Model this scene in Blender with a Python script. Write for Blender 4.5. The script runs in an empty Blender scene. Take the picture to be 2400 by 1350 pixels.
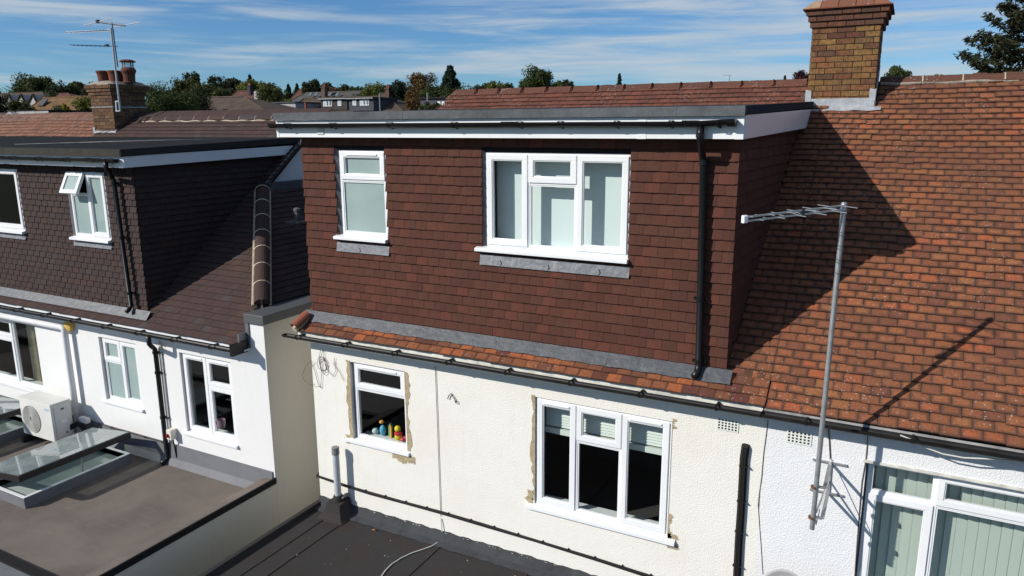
import bpy, bmesh, math, random
import numpy as np
from mathutils import Vector, Matrix

random.seed(7)
rng = np.random.default_rng(11)
scene = bpy.context.scene
C = scene.collection
rad = math.radians

# ------------------------------------------------------------------ camera
FPX = 1732.88                       # focal length in pixels of a 2400 px wide picture
YAW, PIT, ROL = rad(-27.7608), rad(12.40346), rad(0.26696)
def cam_axes():
    cy, sy, cp, sp = math.cos(YAW), math.sin(YAW), math.cos(PIT), math.sin(PIT)
    f = np.array([sy*cp, cy*cp, -sp]); r0 = np.array([cy, -sy, 0.0]); d0 = np.cross(f, r0)
    cr, sr = math.cos(ROL), math.sin(ROL)
    return cr*r0 + sr*d0, -sr*r0 + cr*d0, f
RX, DY, FW = cam_axes()
cam_d = bpy.data.cameras.new("camera")
cam = bpy.data.objects.new("camera", cam_d)
C.objects.link(cam)
cam_d.sensor_width = 36.0
cam_d.lens = FPX/2400*36
cam_d.clip_start = 0.1
cam_d.clip_end = 4000
m = Matrix.Identity(4)
for i in range(3):
    m[i][0] = RX[i]; m[i][1] = -DY[i]; m[i][2] = -FW[i]
cam.matrix_world = m
scene.camera = cam

def P(px, py, y=None, x=None, z=None, n=None, d=None):
    """point of the view ray through photo pixel (px, py) on a world plane"""
    v = RX*((px-1200)/FPX) + DY*((py-675)/FPX) + FW
    if n is None:
        if y is not None: n, d = np.array([0, 1, 0.]), y
        elif x is not None: n, d = np.array([1, 0, 0.]), x
        else: n, d = np.array([0, 0, 1.]), z
    return v*(d/np.dot(n, v))
def proj(p):
    p = np.asarray(p, float)
    w = p @ FW
    return 1200+FPX*(p @ RX)/w, 675+FPX*(p @ DY)/w, w

# ------------------------------------------------------------------ light
SUN_EL, SUN_AZ = rad(31.0), rad(40.5)          # azimuth the light travels to, from +Y towards +X
SUN_DIR = Vector((math.cos(SUN_EL)*math.sin(SUN_AZ), math.cos(SUN_EL)*math.cos(SUN_AZ), -math.sin(SUN_EL)))
sd = bpy.data.lights.new("sun", 'SUN')
sd.energy = 5.0
sd.angle = rad(0.5)
sd.color = (1.0, 0.955, 0.88)
sun = bpy.data.objects.new("sun", sd)
C.objects.link(sun)
sun.rotation_euler = SUN_DIR.to_track_quat('-Z', 'Y').to_euler()

world = bpy.data.worlds.new("World")
scene.world = world
world.use_nodes = True
def build_world():
    nt = world.node_tree
    nt.nodes.clear()
    N = nt.nodes.new; L = nt.links.new
    out = N('ShaderNodeOutputWorld'); bg = N('ShaderNodeBackground')
    sky = N('ShaderNodeTexSky')
    sky.sky_type = 'NISHITA'; sky.sun_disc = False
    sky.sun_elevation = SUN_EL
    sky.sun_rotation = SUN_AZ + math.pi
    sky.altitude = 200; sky.air_density = 1.0; sky.dust_density = 0.05; sky.ozone_density = 3.0
    bg.inputs['Strength'].default_value = SKY
    # thin streaks of high cloud
    tc = N('ShaderNodeTexCoord')
    def layer(rot, sc, scale, det, rough, dist, loc):
        mp = N('ShaderNodeMapping'); mp.inputs['Rotation'].default_value = rot; mp.inputs['Scale'].default_value = sc; mp.inputs['Location'].default_value = loc
        L(tc.outputs['Generated'], mp.inputs['Vector'])
        nz = N('ShaderNodeTexNoise'); nz.inputs['Scale'].default_value = scale; nz.inputs['Detail'].default_value = det; nz.inputs['Roughness'].default_value = rough; nz.inputs['Distortion'].default_value = dist
        L(mp.outputs[0], nz.inputs['Vector']); return nz.outputs['Fac']
    n1 = layer((0, rad(3.5), 0), (1.0, 1.0, 14.0), 3.2, 8, 0.60, 0.45, (0.3, 0.1, 0.75))
    n2 = layer((0, rad(-2), 0), (1.0, 1.0, 5.0), 1.6, 3, 0.5, 0.2, (2.3, 0.4, 1.1))
    s = N('ShaderNodeMath'); s.operation = 'MULTIPLY_ADD'; s.inputs[1].default_value = 0.6
    L(n2, s.inputs[0]); L(n1, s.inputs[2])
    rp = N('ShaderNodeValToRGB')
    e = rp.color_ramp.elements
    e[0].position = 0.69; e[0].color = (0, 0, 0, 1); e[1].position = 1.04; e[1].color = (0.85, 0.85, 0.85, 1)
    rp.color_ramp.interpolation = 'EASE'
    L(s.outputs[0], rp.inputs['Fac'])
    mix = N('ShaderNodeMix'); mix.data_type = 'RGBA'
    L(rp.outputs['Color'], mix.inputs['Factor'])
    tint = N('ShaderNodeMix'); tint.data_type = 'RGBA'; tint.blend_type = 'MULTIPLY'; tint.inputs[0].default_value = 1.0; L(sky.outputs[0], tint.inputs[6]); tint.inputs[7].default_value = TINT
    L(tint.outputs[2], mix.inputs[6]); mix.inputs[7].default_value = (CLOUD[0], CLOUD[1], CLOUD[2], 1)
    L(mix.outputs[2], bg.inputs['Color'])
    L(bg.outputs[0], out.inputs['Surface'])
SKY = 0.052
TINT = (0.90, 1.42, 1.98, 1)
CLOUD = (10.0, 11.5, 12.8)
build_world()
scene.view_settings.view_transform = 'Standard'
scene.view_settings.look = 'None'
scene.view_settings.gamma = 1.0
scene.view_settings.exposure = -0.05
scene.view_settings.use_curve_mapping = False

# ------------------------------------------------------------------ materials
MATS = {}
class NT:
    def __init__(self, name):
        self.m = bpy.data.materials.new(name); self.m.use_nodes = True
        self.t = self.m.node_tree; self.b = self.t.nodes['Principled BSDF']
    def N(self, k, **kw):
        n = self.t.nodes.new(k)
        for a, v in kw.items(): setattr(n, a, v)
        return n
    def L(self, a, b): self.t.links.new(a, b)
    def math(self, op, a, b=None, c=None, clamp=False):
        n = self.N('ShaderNodeMath', operation=op); n.use_clamp = clamp
        for i, v in enumerate((a, b, c)):
            if v is None: continue
            if isinstance(v, (int, float)): n.inputs[i].default_value = v
            else: self.L(v, n.inputs[i])
        return n.outputs[0]
    def mix(self, f, a, b):
        n = self.N('ShaderNodeMix', data_type='RGBA')
        for i, v in ((0, f), (6, a), (7, b)):
            if isinstance(v, (int, float)): n.inputs[i].default_value = v
            elif isinstance(v, tuple): n.inputs[i].default_value = (*v[:3], 1)
            else: self.L(v, n.inputs[i])
        return n.outputs[2]
    def ramp(self, f, pts):
        n = self.N('ShaderNodeValToRGB'); cr = n.color_ramp
        while len(cr.elements) < len(pts): cr.elements.new(0.5)
        for el, (p, c) in zip(cr.elements, pts):
            el.position = p; el.color = (*c, 1) if isinstance(c, tuple) else (c, c, c, 1)
        self.L(f, n.inputs[0]); return n.outputs[0]
    def noise(self, v, scale, detail=3, rough=0.5, dist=0.0):
        n = self.N('ShaderNodeTexNoise'); n.inputs['Scale'].default_value = scale
        n.inputs['Detail'].default_value = detail; n.inputs['Roughness'].default_value = rough; n.inputs['Distortion'].default_value = dist
        self.L(v, n.inputs['Vector']); return n.outputs['Fac']
    def voro(self, v, scale, feature='F1'):
        n = self.N('ShaderNodeTexVoronoi'); n.feature = feature; n.inputs['Scale'].default_value = scale
        self.L(v, n.inputs['Vector']); return n.outputs['Distance']
    def obj(self): return self.N('ShaderNodeTexCoord').outputs['Object']
    def vmul(self, v, s):
        n = self.N('ShaderNodeVectorMath', operation='MULTIPLY'); self.L(v, n.inputs[0]); n.inputs[1].default_value = s; return n.outputs[0]
    def vadd(self, v, w):
        n = self.N('ShaderNodeVectorMath', operation='ADD'); self.L(v, n.inputs[0]); self.L(w, n.inputs[1]); return n.outputs[0]
    def rnd(self):
        a = self.N('ShaderNodeObjectInfo').outputs['Random']; b = self.N('ShaderNodeNewGeometry').outputs['Random Per Island']
        return self.math('FRACT', self.math('MULTIPLY_ADD', b, 3.17, a))
    def rnd2(self, r, k): return self.math('FRACT', self.math('MULTIPLY', r, k))
    def rvec(self, v, r):
        c = self.N('ShaderNodeCombineXYZ')
        for i, k in enumerate((41.0, 87.0, 133.0)): self.L(self.math('MULTIPLY', r, k), c.inputs[i])
        return self.vadd(v, c.outputs[0])
    def bump(self, h, strength=0.5, dist=0.01):
        n = self.N('ShaderNodeBump'); n.inputs['Strength'].default_value = strength; n.inputs['Distance'].default_value = dist
        self.L(h, n.inputs['Height']); self.L(n.outputs[0], self.b.inputs['Normal'])
    def set(self, col=None, rough=None, metal=None, spec=None):
        for k, v in (('Base Color', col), ('Roughness', rough), ('Metallic', metal), ('Specular IOR Level', spec)):
            if v is None: continue
            if isinstance(v, tuple): self.b.inputs[k].default_value = (*v[:3], 1)
            elif isinstance(v, (int, float)): self.b.inputs[k].default_value = v
            else: self.L(v, self.b.inputs[k])

def mat(name, col, rough=0.6, metal=0.0, spec=0.4, var=0.0, vscale=6.0, bump=0.0, bscale=60, bdist=0.004, stretch=(1, 1, 1)):
    n = NT(name)
    if var:
        v = n.vmul(n.obj(), stretch)
        f = n.noise(v, vscale, 5, 0.6)
        c = n.ramp(f, [(0.28, tuple(max(0, x*(1-var)) for x in col)), (0.5, col), (0.74, tuple(min(1, x*(1+var*0.8)) for x in col))])
        n.set(c, rough, metal, spec)
    else:
        n.set(col, rough, metal, spec)
    if bump: n.bump(n.noise(n.obj(), bscale, 3, 0.6), bump, bdist)
    MATS[name] = n.m
    return n.m

def render_mat(name, col, stain, scale, strength, dist, blotch=0.5):
    n = NT(name); o = n.obj()
    big = n.noise(o, 1.1, 5, 0.62)
    fine = n.noise(o, 9, 4, 0.6)
    c = n.mix(n.ramp(big, [(0.42, 0.0), (0.78, blotch)]), col, stain)
    c = n.mix(n.ramp(fine, [(0.5, 0.0), (0.8, 0.25)]), c, tuple(x*0.86 for x in col))
    # rain streaks
    st = n.noise(n.vmul(o, (7, 7, 0.5)), 1.6, 4, 0.6)
    c = n.mix(n.ramp(st, [(0.56, 0.0), (0.78, 0.16*blotch*2)]), c, tuple(x*0.72 for x in stain))
    n.set(c, 0.85, 0, 0.25)
    h = n.math('ADD', n.noise(o, scale, 3, 0.62), n.math('MULTIPLY', n.voro(o, scale*0.8), 0.55))
    h = n.math('ADD', h, n.math('MULTIPLY', n.noise(o, 3.0, 3), 1.2))
    n.bump(h, strength, dist)
    MATS[name] = n.m
render_mat('cream_roughcast', (0.80, 0.782, 0.725), (0.72, 0.675, 0.58), 80, 0.5, 0.009)
render_mat('white_roughcast', (0.77, 0.775, 0.785), (0.70, 0.70, 0.69), 85, 0.6, 0.009, 0.3)
render_mat('smooth_white_render', (0.75, 0.745, 0.735), (0.70, 0.69, 0.675), 150, 0.18, 0.004, 0.3)
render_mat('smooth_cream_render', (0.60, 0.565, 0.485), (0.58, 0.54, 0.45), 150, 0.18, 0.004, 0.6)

def tile_mat(name, body, dark, rim, rimcol, rimw, odd=None, oddp=0.1, lichen=0.0, rough=0.8, fine=0.3, patch=None):
    """tile colour by piece; weathered rim along the edges of each piece"""
    n = NT(name); r = n.rnd(); o = n.rvec(n.obj(), r)
    c = n.mix(r, body, dark)
    r2 = n.rnd2(r, 17.3)
    if odd:
        for k, oc in enumerate(odd):
            f = n.math('LESS_THAN', n.math('ABSOLUTE', n.math('SUBTRACT', r2, 0.1+0.8*k/max(1, len(odd)))), oddp/2)
            c = n.mix(f, c, oc)
    sp = n.noise(o, 55, 4, 0.7)
    c = n.mix(n.ramp(sp, [(0.46, 0.0), (0.72, fine)]), c, tuple(x*0.35 for x in dark))
    lo = n.noise(o, 11, 3, 0.6)
    c = n.mix(n.ramp(lo, [(0.4, 0.0), (0.75, 0.5)]), c, dark)
    if rim > 0:
        uv = n.N('ShaderNodeUVMap').outputs[0]
        s = n.N('ShaderNodeSeparateXYZ'); n.L(uv, s.inputs[0])
        def edge(v, w):
            a = n.math('MULTIPLY', n.math('MINIMUM', v, n.math('SUBTRACT', 1.0, v)), w)
            return a
        ex = edge(s.outputs[0], 0.165); ey = edge(s.outputs[1], 0.105)
        dm = n.math('SMOOTH_MIN', ex, ey, 0.02)
        dm = n.math('ADD', dm, n.math('MULTIPLY', n.math('SUBTRACT', n.noise(o, 30, 4, 0.7), 0.5), 0.030))
        dm = n.math('ADD', dm, n.math('MULTIPLY', n.math('SUBTRACT', n.rnd2(r, 29.7), 0.5), 0.016))
        f = n.ramp(n.math('DIVIDE', dm, rimw), [(0.15, rim), (0.85, 0.0)])
        c = n.mix(f, c, rimcol)
    if patch:
        g = n.N('ShaderNodeNewGeometry').outputs['Position']
        f = n.ramp(n.noise(g, 0.9, 5, 0.65), [(0.46, 0.0), (0.68, 0.75)])
        c = n.mix(f, c, patch)
    if lichen:
        g = n.N('ShaderNodeNewGeometry').outputs['Position']
        v = n.voro(g, 22)
        f = n.math('MULTIPLY', n.math('LESS_THAN', v, n.math('MULTIPLY', n.noise(g, 70, 3, 0.7), 0.36)), n.ramp(n.noise(g, 1.7, 3), [(0.46, 0.0), (0.62, lichen)]))
        c = n.mix(f, c, (0.45, 0.44, 0.40))
    n.set(c, rough, 0, 0.10)
    n.bump(n.math('ADD', n.noise(o, 90, 4, 0.7), n.math('MULTIPLY', n.noise(o, 14, 2), 0.8)), 0.45, 0.004)
    MATS[name] = n.m
tile_mat('red_brown_tile', (0.104, 0.043, 0.030), (0.080, 0.034, 0.025), 0.25, (0.06, 0.026, 0.020), 0.010, odd=[(0.092, 0.042, 0.030), (0.12, 0.044, 0.031)], oddp=0.16, fine=0.35)
tile_mat('old_orange_tile', (0.33, 0.120, 0.054), (0.215, 0.084, 0.045), 0.9, (0.092, 0.050, 0.036), 0.036, odd=[(0.19, 0.072, 0.045), (0.38, 0.110, 0.048), (0.31, 0.13, 0.055)], oddp=0.08, lichen=0.5, fine=0.8, patch=(0.13, 0.062, 0.040))
tile_mat('eaves_orange_tile', (0.29, 0.105, 0.048), (0.155, 0.066, 0.040), 0.75, (0.085, 0.045, 0.03), 0.022, odd=[(0.12, 0.045, 0.036), (0.38, 0.115, 0.045)], oddp=0.2, lichen=0.4, fine=0.7)
tile_mat('ridge_red_tile', (0.20, 0.075, 0.048), (0.12, 0.052, 0.04), 0.5, (0.07, 0.045, 0.035), 0.02, lichen=0.7, fine=0.5)
tile_mat('dark_brown_tile', (0.074, 0.047, 0.041), (0.060, 0.041, 0.037), 0.15, (0.04, 0.03, 0.028), 0.010, odd=[(0.072, 0.058, 0.057), (0.085, 0.050, 0.041)], oddp=0.06, fine=0.3)
tile_mat('charcoal_hung_tile', (0.062, 0.042, 0.038), (0.052, 0.037, 0.035), 0.15, (0.04, 0.03, 0.028), 0.010, odd=[(0.060, 0.046, 0.043), (0.068, 0.042, 0.036)], oddp=0.12, fine=0.3)
tile_mat('faded_pink_tile', (0.29, 0.135, 0.085), (0.18, 0.09, 0.062), 0.6, (0.12, 0.08, 0.065), 0.02, lichen=0.8, fine=0.6)
tile_mat('capping_clay', (0.28, 0.115, 0.065), (0.17, 0.08, 0.052), 0.0, (0, 0, 0), 0.02, odd=[(0.40, 0.28, 0.18)], oddp=0.2, lichen=1.0, fine=0.5)
tile_mat('terracotta', (0.34, 0.115, 0.065), (0.22, 0.085, 0.055), 0.0, (0, 0, 0), 0.02, fine=0.5)
tile_mat('dark_terracotta', (0.20, 0.075, 0.05), (0.13, 0.055, 0.04), 0.0, (0, 0, 0), 0.02, fine=0.5)

def brick_mat(name, cols, sootlow):
    n = NT(name); r = n.rnd(); o = n.rvec(n.N('ShaderNodeNewGeometry').outputs['Position'], r)
    pts = [(i/(len(cols)-1), c) for i, c in enumerate(cols)]
    rp = n.ramp(r, pts)
    st = n.noise(n.vmul(o, (1, 1, 0.12)), 60, 3, 0.7)
    c = n.mix(n.ramp(st, [(0.45, 0.0), (0.7, 0.6)]), rp, (0.055, 0.032, 0.02))
    sp = n.noise(o, 22, 5, 0.7)
    c = n.mix(n.ramp(sp, [(0.42, 0.0), (0.7, 0.75)]), c, (0.05, 0.03, 0.022))
    n.set(c, 0.9, 0, 0.2)
    n.bump(n.noise(o, 70, 4, 0.7), 0.7, 0.006)
    MATS[name] = n.m
brick_mat('stock_brick', [(0.26, 0.145, 0.050), (0.18, 0.07, 0.038), (0.29, 0.17, 0.060), (0.13, 0.052, 0.036), (0.25, 0.14, 0.052), (0.26, 0.10, 0.048), (0.28, 0.16, 0.055), (0.10, 0.052, 0.042)], 0)
brick_mat('corbel_brick', [(0.16, 0.065, 0.042), (0.11, 0.055, 0.042), (0.19, 0.075, 0.042), (0.085, 0.05, 0.04), (0.15, 0.08, 0.045)], 0)
brick_mat('london_brick', [(0.20, 0.115, 0.055), (0.12, 0.055, 0.034), (0.22, 0.135, 0.065), (0.08, 0.048, 0.038), (0.16, 0.085, 0.045)], 0)
mat('mortar', (0.20, 0.155, 0.10), 0.95, var=0.4, vscale=14, bump=0.5, bscale=80)
mat('pale_mortar', (0.40, 0.34, 0.25), 0.95, var=0.35, vscale=14, bump=0.5, bscale=80)
mat('cream_mortar', (0.55, 0.48, 0.33), 0.95, var=0.3, vscale=20)
mat('flaunching', (0.30, 0.25, 0.20), 0.95, var=0.45, vscale=9, bump=0.8, bscale=30, bdist=0.02)
mat('white_upvc', (0.80, 0.81, 0.82), 0.25, spec=0.5, var=0.05, vscale=2.5)
mat('aged_white_paint', (0.66, 0.65, 0.58), 0.6, var=0.35, vscale=7)
mat('grey_white_upvc', (0.72, 0.73, 0.74), 0.3, spec=0.5, var=0.08, vscale=4)
mat('black_upvc', (0.009, 0.009, 0.010), 0.35, spec=0.28)
mat('weathered_black_upvc', (0.016, 0.015, 0.015), 0.5, spec=0.25, var=0.5, vscale=5)
mat('cable_black', (0.014, 0.012, 0.012), 0.5)
mat('old_grey_gutter', (0.33, 0.32, 0.31), 0.6, var=0.5, vscale=6)
def lead_mat(name, col, hi):
    n = NT(name); o = n.obj()
    f = n.noise(n.vmul(o, (1, 1, 2.2)), 7, 5, 0.65, 0.6)
    c = n.ramp(f, [(0.3, tuple(x*0.78 for x in col)), (0.52, col), (0.78, tuple((x+y)/2 for x, y in zip(col, hi)))])
    st = n.noise(n.vmul(o, (9, 9, 0.8)), 3, 4, 0.6)
    c = n.mix(n.ramp(st, [(0.55, 0.0), (0.75, 0.45)]), c, tuple(min(1, x*1.35) for x in hi))
    n.set(c, 0.5, 0.35, 0.5)
    n.bump(n.noise(o, 12, 4, 0.6), 0.5, 0.012)
    MATS[name] = n.m
lead_mat('lead', (0.15, 0.155, 0.17), (0.27, 0.27, 0.275))
lead_mat('bright_lead', (0.42, 0.43, 0.45), (0.60, 0.60, 0.61))
lead_mat('roof_lead', (0.085, 0.09, 0.098), (0.15, 0.15, 0.158))
def felt_mat(name, col, speck, amt, tint=None, big=1.2):
    n = NT(name); o = n.obj()
    g = n.noise(o, 260, 2, 0.7)
    c = n.mix(n.ramp(g, [(0.5, 0.0), (0.72, amt)]), col, speck)
    b = n.noise(o, big, 5, 0.6, 0.4)
    c = n.mix(n.ramp(b, [(0.4, 0.0), (0.72, 0.6)]), c, tint or tuple(x*0.65 for x in col))
    w = n.noise(o, 6, 4, 0.65)
    c = n.mix(n.ramp(w, [(0.55, 0.0), (0.8, 0.3)]), c, tuple(min(1, x*1.9) for x in col))
    n.set(c, 0.95, 0, 0.08)
    n.bump(n.math('ADD', g, n.math('MULTIPLY', n.noise(o, 4, 3), 2.0)), 0.5, 0.006)
    MATS[name] = n.m
felt_mat('mineral_felt_grey', (0.105, 0.11, 0.118), (0.30, 0.31, 0.32), 0.8, (0.06, 0.063, 0.062), 5)
felt_mat('roof_felt_top', (0.036, 0.040, 0.047), (0.10, 0.105, 0.115), 0.4)
felt_mat('black_roof_felt', (0.018, 0.019, 0.021), (0.06, 0.06, 0.065), 0.4)
felt_mat('old_black_felt', (0.036, 0.0345, 0.035), (0.13, 0.125, 0.12), 0.6, (0.046, 0.035, 0.030), 1.9)
felt_mat('upstand_felt', (0.055, 0.057, 0.062), (0.16, 0.16, 0.165), 0.5, (0.035, 0.033, 0.034), 4)
felt_mat('old_green_felt', (0.05, 0.047, 0.04), (0.16, 0.15, 0.12), 0.7, (0.03, 0.03, 0.028), 6)
def grp_mat():
    n = NT('taupe_fibreglass'); o = n.obj()
    a = n.noise(o, 0.9, 5, 0.62, 0.6)
    c = n.ramp(a, [(0.3, (0.120, 0.098, 0.084)), (0.52, (0.165, 0.136, 0.115)), (0.75, (0.20, 0.168, 0.14))])
    s = n.noise(n.vmul(o, (1.2, 5.0, 1)), 2.2, 4, 0.6)
    c = n.mix(n.ramp(s, [(0.58, 0.0), (0.74, 0.25)]), c, (0.26, 0.215, 0.17))
    v = n.voro(o, 3.1)
    c = n.mix(n.math('MULTIPLY', n.math('LESS_THAN', v, 0.018), 0.8), c, (0.03, 0.025, 0.02))
    c = n.mix(n.ramp(n.noise(o, 140, 2, 0.7), [(0.45, 0.0), (0.75, 0.35)]), c, (0.08, 0.068, 0.06))
    n.set(c, 0.8, 0, 0.3); n.bump(n.noise(o, 25, 4, 0.6), 0.25, 0.006)
    MATS['taupe_fibreglass'] = n.m
grp_mat()
mat('grey_upstand', (0.15, 0.152, 0.165), 0.7, var=0.15, vscale=4, bump=0.2, bscale=30)
mat('grey_metal_coping', (0.085, 0.088, 0.092), 0.5, spec=0.5)
mat('black_trim', (0.016, 0.015, 0.016), 0.7, spec=0.15)
mat('bare_mortar', (0.40, 0.32, 0.20), 0.95, var=0.35, vscale=18, bump=0.7, bscale=60, bdist=0.01)
mat('galvanised', (0.40, 0.41, 0.42), 0.45, 0.6, var=0.2, vscale=20)
mat('aluminium', (0.62, 0.63, 0.65), 0.35, 0.75)
mat('dark_metal', (0.05, 0.055, 0.065), 0.4, 0.4)
mat('rusty_steel', (0.16, 0.07, 0.04), 0.8, var=0.5, vscale=40)
mat('grey_pvc', (0.46, 0.485, 0.51), 0.45, var=0.1, vscale=8)
mat('dark_grey_pvc', (0.20, 0.20, 0.205), 0.55)
mat('ac_white', (0.66, 0.655, 0.62), 0.45, var=0.06, vscale=5)
mat('ac_grille', (0.56, 0.55, 0.51), 0.5)
mat('ac_recess', (0.30, 0.295, 0.275), 0.7)
mat('ac_dark', (0.10, 0.10, 0.10), 0.7)
mat('switch_cream', (0.70, 0.67, 0.58), 0.45)
mat('red_plastic', (0.45, 0.02, 0.02), 0.4)
mat('yellow_foam', (0.62, 0.42, 0.11), 0.9, var=0.25, vscale=40)
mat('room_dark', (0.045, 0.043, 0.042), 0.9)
mat('room_pale', (0.30, 0.30, 0.29), 0.9)
mat('blind_white', (0.72, 0.74, 0.70), 0.7)
mat('blind_board', (0.76, 0.78, 0.77), 0.8)
mat('vertical_blind', (0.60, 0.645, 0.59), 0.8)
mat('curtain_beige', (0.46, 0.40, 0.29), 0.9, var=0.15, vscale=10)
mat('mug_mauve', (0.20, 0.13, 0.16), 0.5)
mat('toy_yellow', (0.85, 0.62, 0.03), 0.5); mat('toy_blue', (0.10, 0.42, 0.62), 0.5); mat('toy_green', (0.08, 0.33, 0.16), 0.5)
mat('toy_orange', (0.80, 0.36, 0.07), 0.5); mat('toy_red', (0.62, 0.04, 0.06), 0.5); mat('toy_pink', (0.70, 0.12, 0.22), 0.5); mat('toy_clear', (0.62, 0.68, 0.66), 0.3)
mat('wire_brown', (0.10, 0.075, 0.055), 0.7); mat('wire_white', (0.62, 0.60, 0.56), 0.5)
mat('leaf_dry', (0.28, 0.12, 0.04), 0.8)
mat('hole_black', (0.010, 0.010, 0.010), 0.9)
mat('sky_frame_black', (0.012, 0.011, 0.012), 0.4)
mat('insulation_black', (0.012, 0.012, 0.012), 0.8)
mat('dish_grey', (0.31, 0.30, 0.31), 0.5, var=0.08, vscale=10)
mat('bark', (0.075, 0.055, 0.04), 0.9, var=0.3, vscale=10)
def glass(name, tint, refl=1.0, rough=0.0):
    n = NT(name); t = n.t
    tr = n.N('ShaderNodeBsdfTransparent'); tr.inputs[0].default_value = (*tint, 1)
    gl = n.N('ShaderNodeBsdfGlossy'); gl.inputs['Roughness'].default_value = rough
    fr = n.N('ShaderNodeFresnel'); fr.inputs['IOR'].default_value = 1.52
    mx = n.N('ShaderNodeMixShader')
    bk = n.N('ShaderNodeNewGeometry').outputs['Backfacing']
    n.L(n.math('MULTIPLY', n.math('MULTIPLY', fr.outputs[0], refl, clamp=True), n.math('SUBTRACT', 1.0, bk)), mx.inputs[0]); n.L(tr.outputs[0], mx.inputs[1]); n.L(gl.outputs[0], mx.inputs[2])
    n.L(mx.outputs[0], t.nodes['Material Output'].inputs['Surface'])
    MATS[name] = n.m
glass('clear_glass', (0.94, 0.965, 0.955), 1.0)
glass('tinted_glass', (0.93, 0.965, 0.96), 1.0)
glass('skylight_glass', (0.80, 0.86, 0.83), 2.0)
def sky_sheen():  # patchy pale diffuse in the lid glass, standing in for reflected sky
    m_ = M_ = MATS['skylight_glass']; t = m_.node_tree; out = t.nodes['Material Output']; old = out.inputs['Surface'].links[0].from_socket
    df = t.nodes.new('ShaderNodeBsdfDiffuse'); df.inputs[0].default_value = (0.42, 0.47, 0.46, 1)
    nz = t.nodes.new('ShaderNodeTexNoise'); nz.inputs['Scale'].default_value = 3.0; nz.inputs['Detail'].default_value = 5
    tc = t.nodes.new('ShaderNodeTexCoord'); t.links.new(tc.outputs['Object'], nz.inputs['Vector'])
    mr = t.nodes.new('ShaderNodeMapRange'); mr.inputs[1].default_value = 0.3; mr.inputs[2].default_value = 0.7; mr.inputs[3].default_value = 0.22; mr.inputs[4].default_value = 0.45; t.links.new(nz.outputs['Fac'], mr.inputs[0])
    mx = t.nodes.new('ShaderNodeMixShader'); t.links.new(mr.outputs[0], mx.inputs[0]); t.links.new(old, mx.inputs[1]); t.links.new(df.outputs[0], mx.inputs[2]); t.links.new(mx.outputs[0], out.inputs['Surface'])
sky_sheen()
mat('pale_glazing', (0.40, 0.47, 0.45), 0.12, spec=0.6)
def frosted():
    n = NT('frosted_glass'); o = n.obj()
    c = n.ramp(n.noise(o, 2.0, 3), [(0.3, (0.255, 0.345, 0.335)), (0.7, (0.335, 0.42, 0.405))])
    n.set(c, 0.28, 0, 0.5); n.bump(n.noise(o, 220, 2), 0.25, 0.002)
    MATS['frosted_glass'] = n.m
frosted()
def leaf_mat(name, a, b, c3=None):
    n = NT(name); g = n.N('ShaderNodeNewGeometry')
    r = g.outputs['Random Per Island']
    pts = [(0.0, b), (0.55, a), (1.0, c3 or tuple(x*1.5 for x in a))]
    c = n.ramp(r, pts)
    n.set(c, 0.75, 0, 0.15)
    # thin leaves let a little light through
    t = n.N('ShaderNodeBsdfTranslucent'); n.L(c, t.inputs[0])
    mx = n.N('ShaderNodeMixShader'); mx.inputs[0].default_value = 0.22
    n.L(n.b.outputs[0], mx.inputs[1]); n.L(t.outputs[0], mx.inputs[2])
    n.L(mx.outputs[0], n.t.nodes['Material Output'].inputs['Surface'])
    MATS[name] = n.m
leaf_mat('leaf_dark_green', (0.042, 0.050, 0.020), (0.022, 0.030, 0.012))
leaf_mat('leaf_green', (0.056, 0.074, 0.022), (0.028, 0.040, 0.014))
leaf_mat('leaf_olive', (0.075, 0.080, 0.025), (0.042, 0.048, 0.018))
leaf_mat('leaf_yellow_green', (0.125, 0.135, 0.030), (0.070, 0.080, 0.020))
leaf_mat('leaf_autumn', (0.120, 0.072, 0.030), (0.065, 0.050, 0.020), (0.19, 0.095, 0.035))
leaf_mat('leaf_conifer', (0.034, 0.044, 0.020), (0.016, 0.024, 0.012), (0.075, 0.062, 0.03))
leaf_mat('leaf_blue_conifer', (0.022, 0.040, 0.022), (0.012, 0.024, 0.015))
leaf_mat('leaf_purple', (0.050, 0.022, 0.026), (0.028, 0.014, 0.018))
leaf_mat('leaf_yellow', (0.36, 0.27, 0.02), (0.16, 0.15, 0.02))
def far_roof(name, col, rows=3.2):
    n = NT(name); o = n.obj(); s = n.N('ShaderNodeSeparateXYZ'); n.L(o, s.inputs[0])
    w = n.math('FRACT', n.math('MULTIPLY', s.outputs[2], rows))
    w2 = n.math('FRACT', n.math('MULTIPLY', s.outputs[0], 3.0))
    c = n.ramp(n.noise(o, 0.8, 5, 0.6), [(0.3, tuple(x*0.7 for x in col)), (0.7, tuple(x*1.2 for x in col))])
    c = n.mix(n.ramp(n.noise(o, 7, 3, 0.7), [(0.5, 0.0), (0.8, 0.4)]), c, tuple(x*0.5 for x in col))
    n.set(c, 0.85, 0, 0.2)
    n.bump(n.math('ADD', w, n.math('MULTIPLY', n.math('PINGPONG', w2, 0.5), 0.6)), 0.9, 0.06)
    MATS[name] = n.m
far_roof('far_brown_roof', (0.085, 0.060, 0.046)); far_roof('far_red_roof', (0.115, 0.052, 0.040)); far_roof('far_orange_roof', (0.15, 0.085, 0.038)); far_roof('far_grey_roof', (0.085, 0.080, 0.075))
mat('far_shaded_white', (0.34, 0.34, 0.335), 0.8, var=0.1, vscale=1); mat('far_brick_wall', (0.10, 0.062, 0.045), 0.9, var=0.3, vscale=3)  # white walls greyed: the shade on the gables is put into the colour
mat('far_dark_cladding', (0.040, 0.034, 0.034), 0.8, var=0.2, vscale=2); mat('far_slate_cladding', (0.050, 0.055, 0.066), 0.8, var=0.2, vscale=2)
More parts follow.
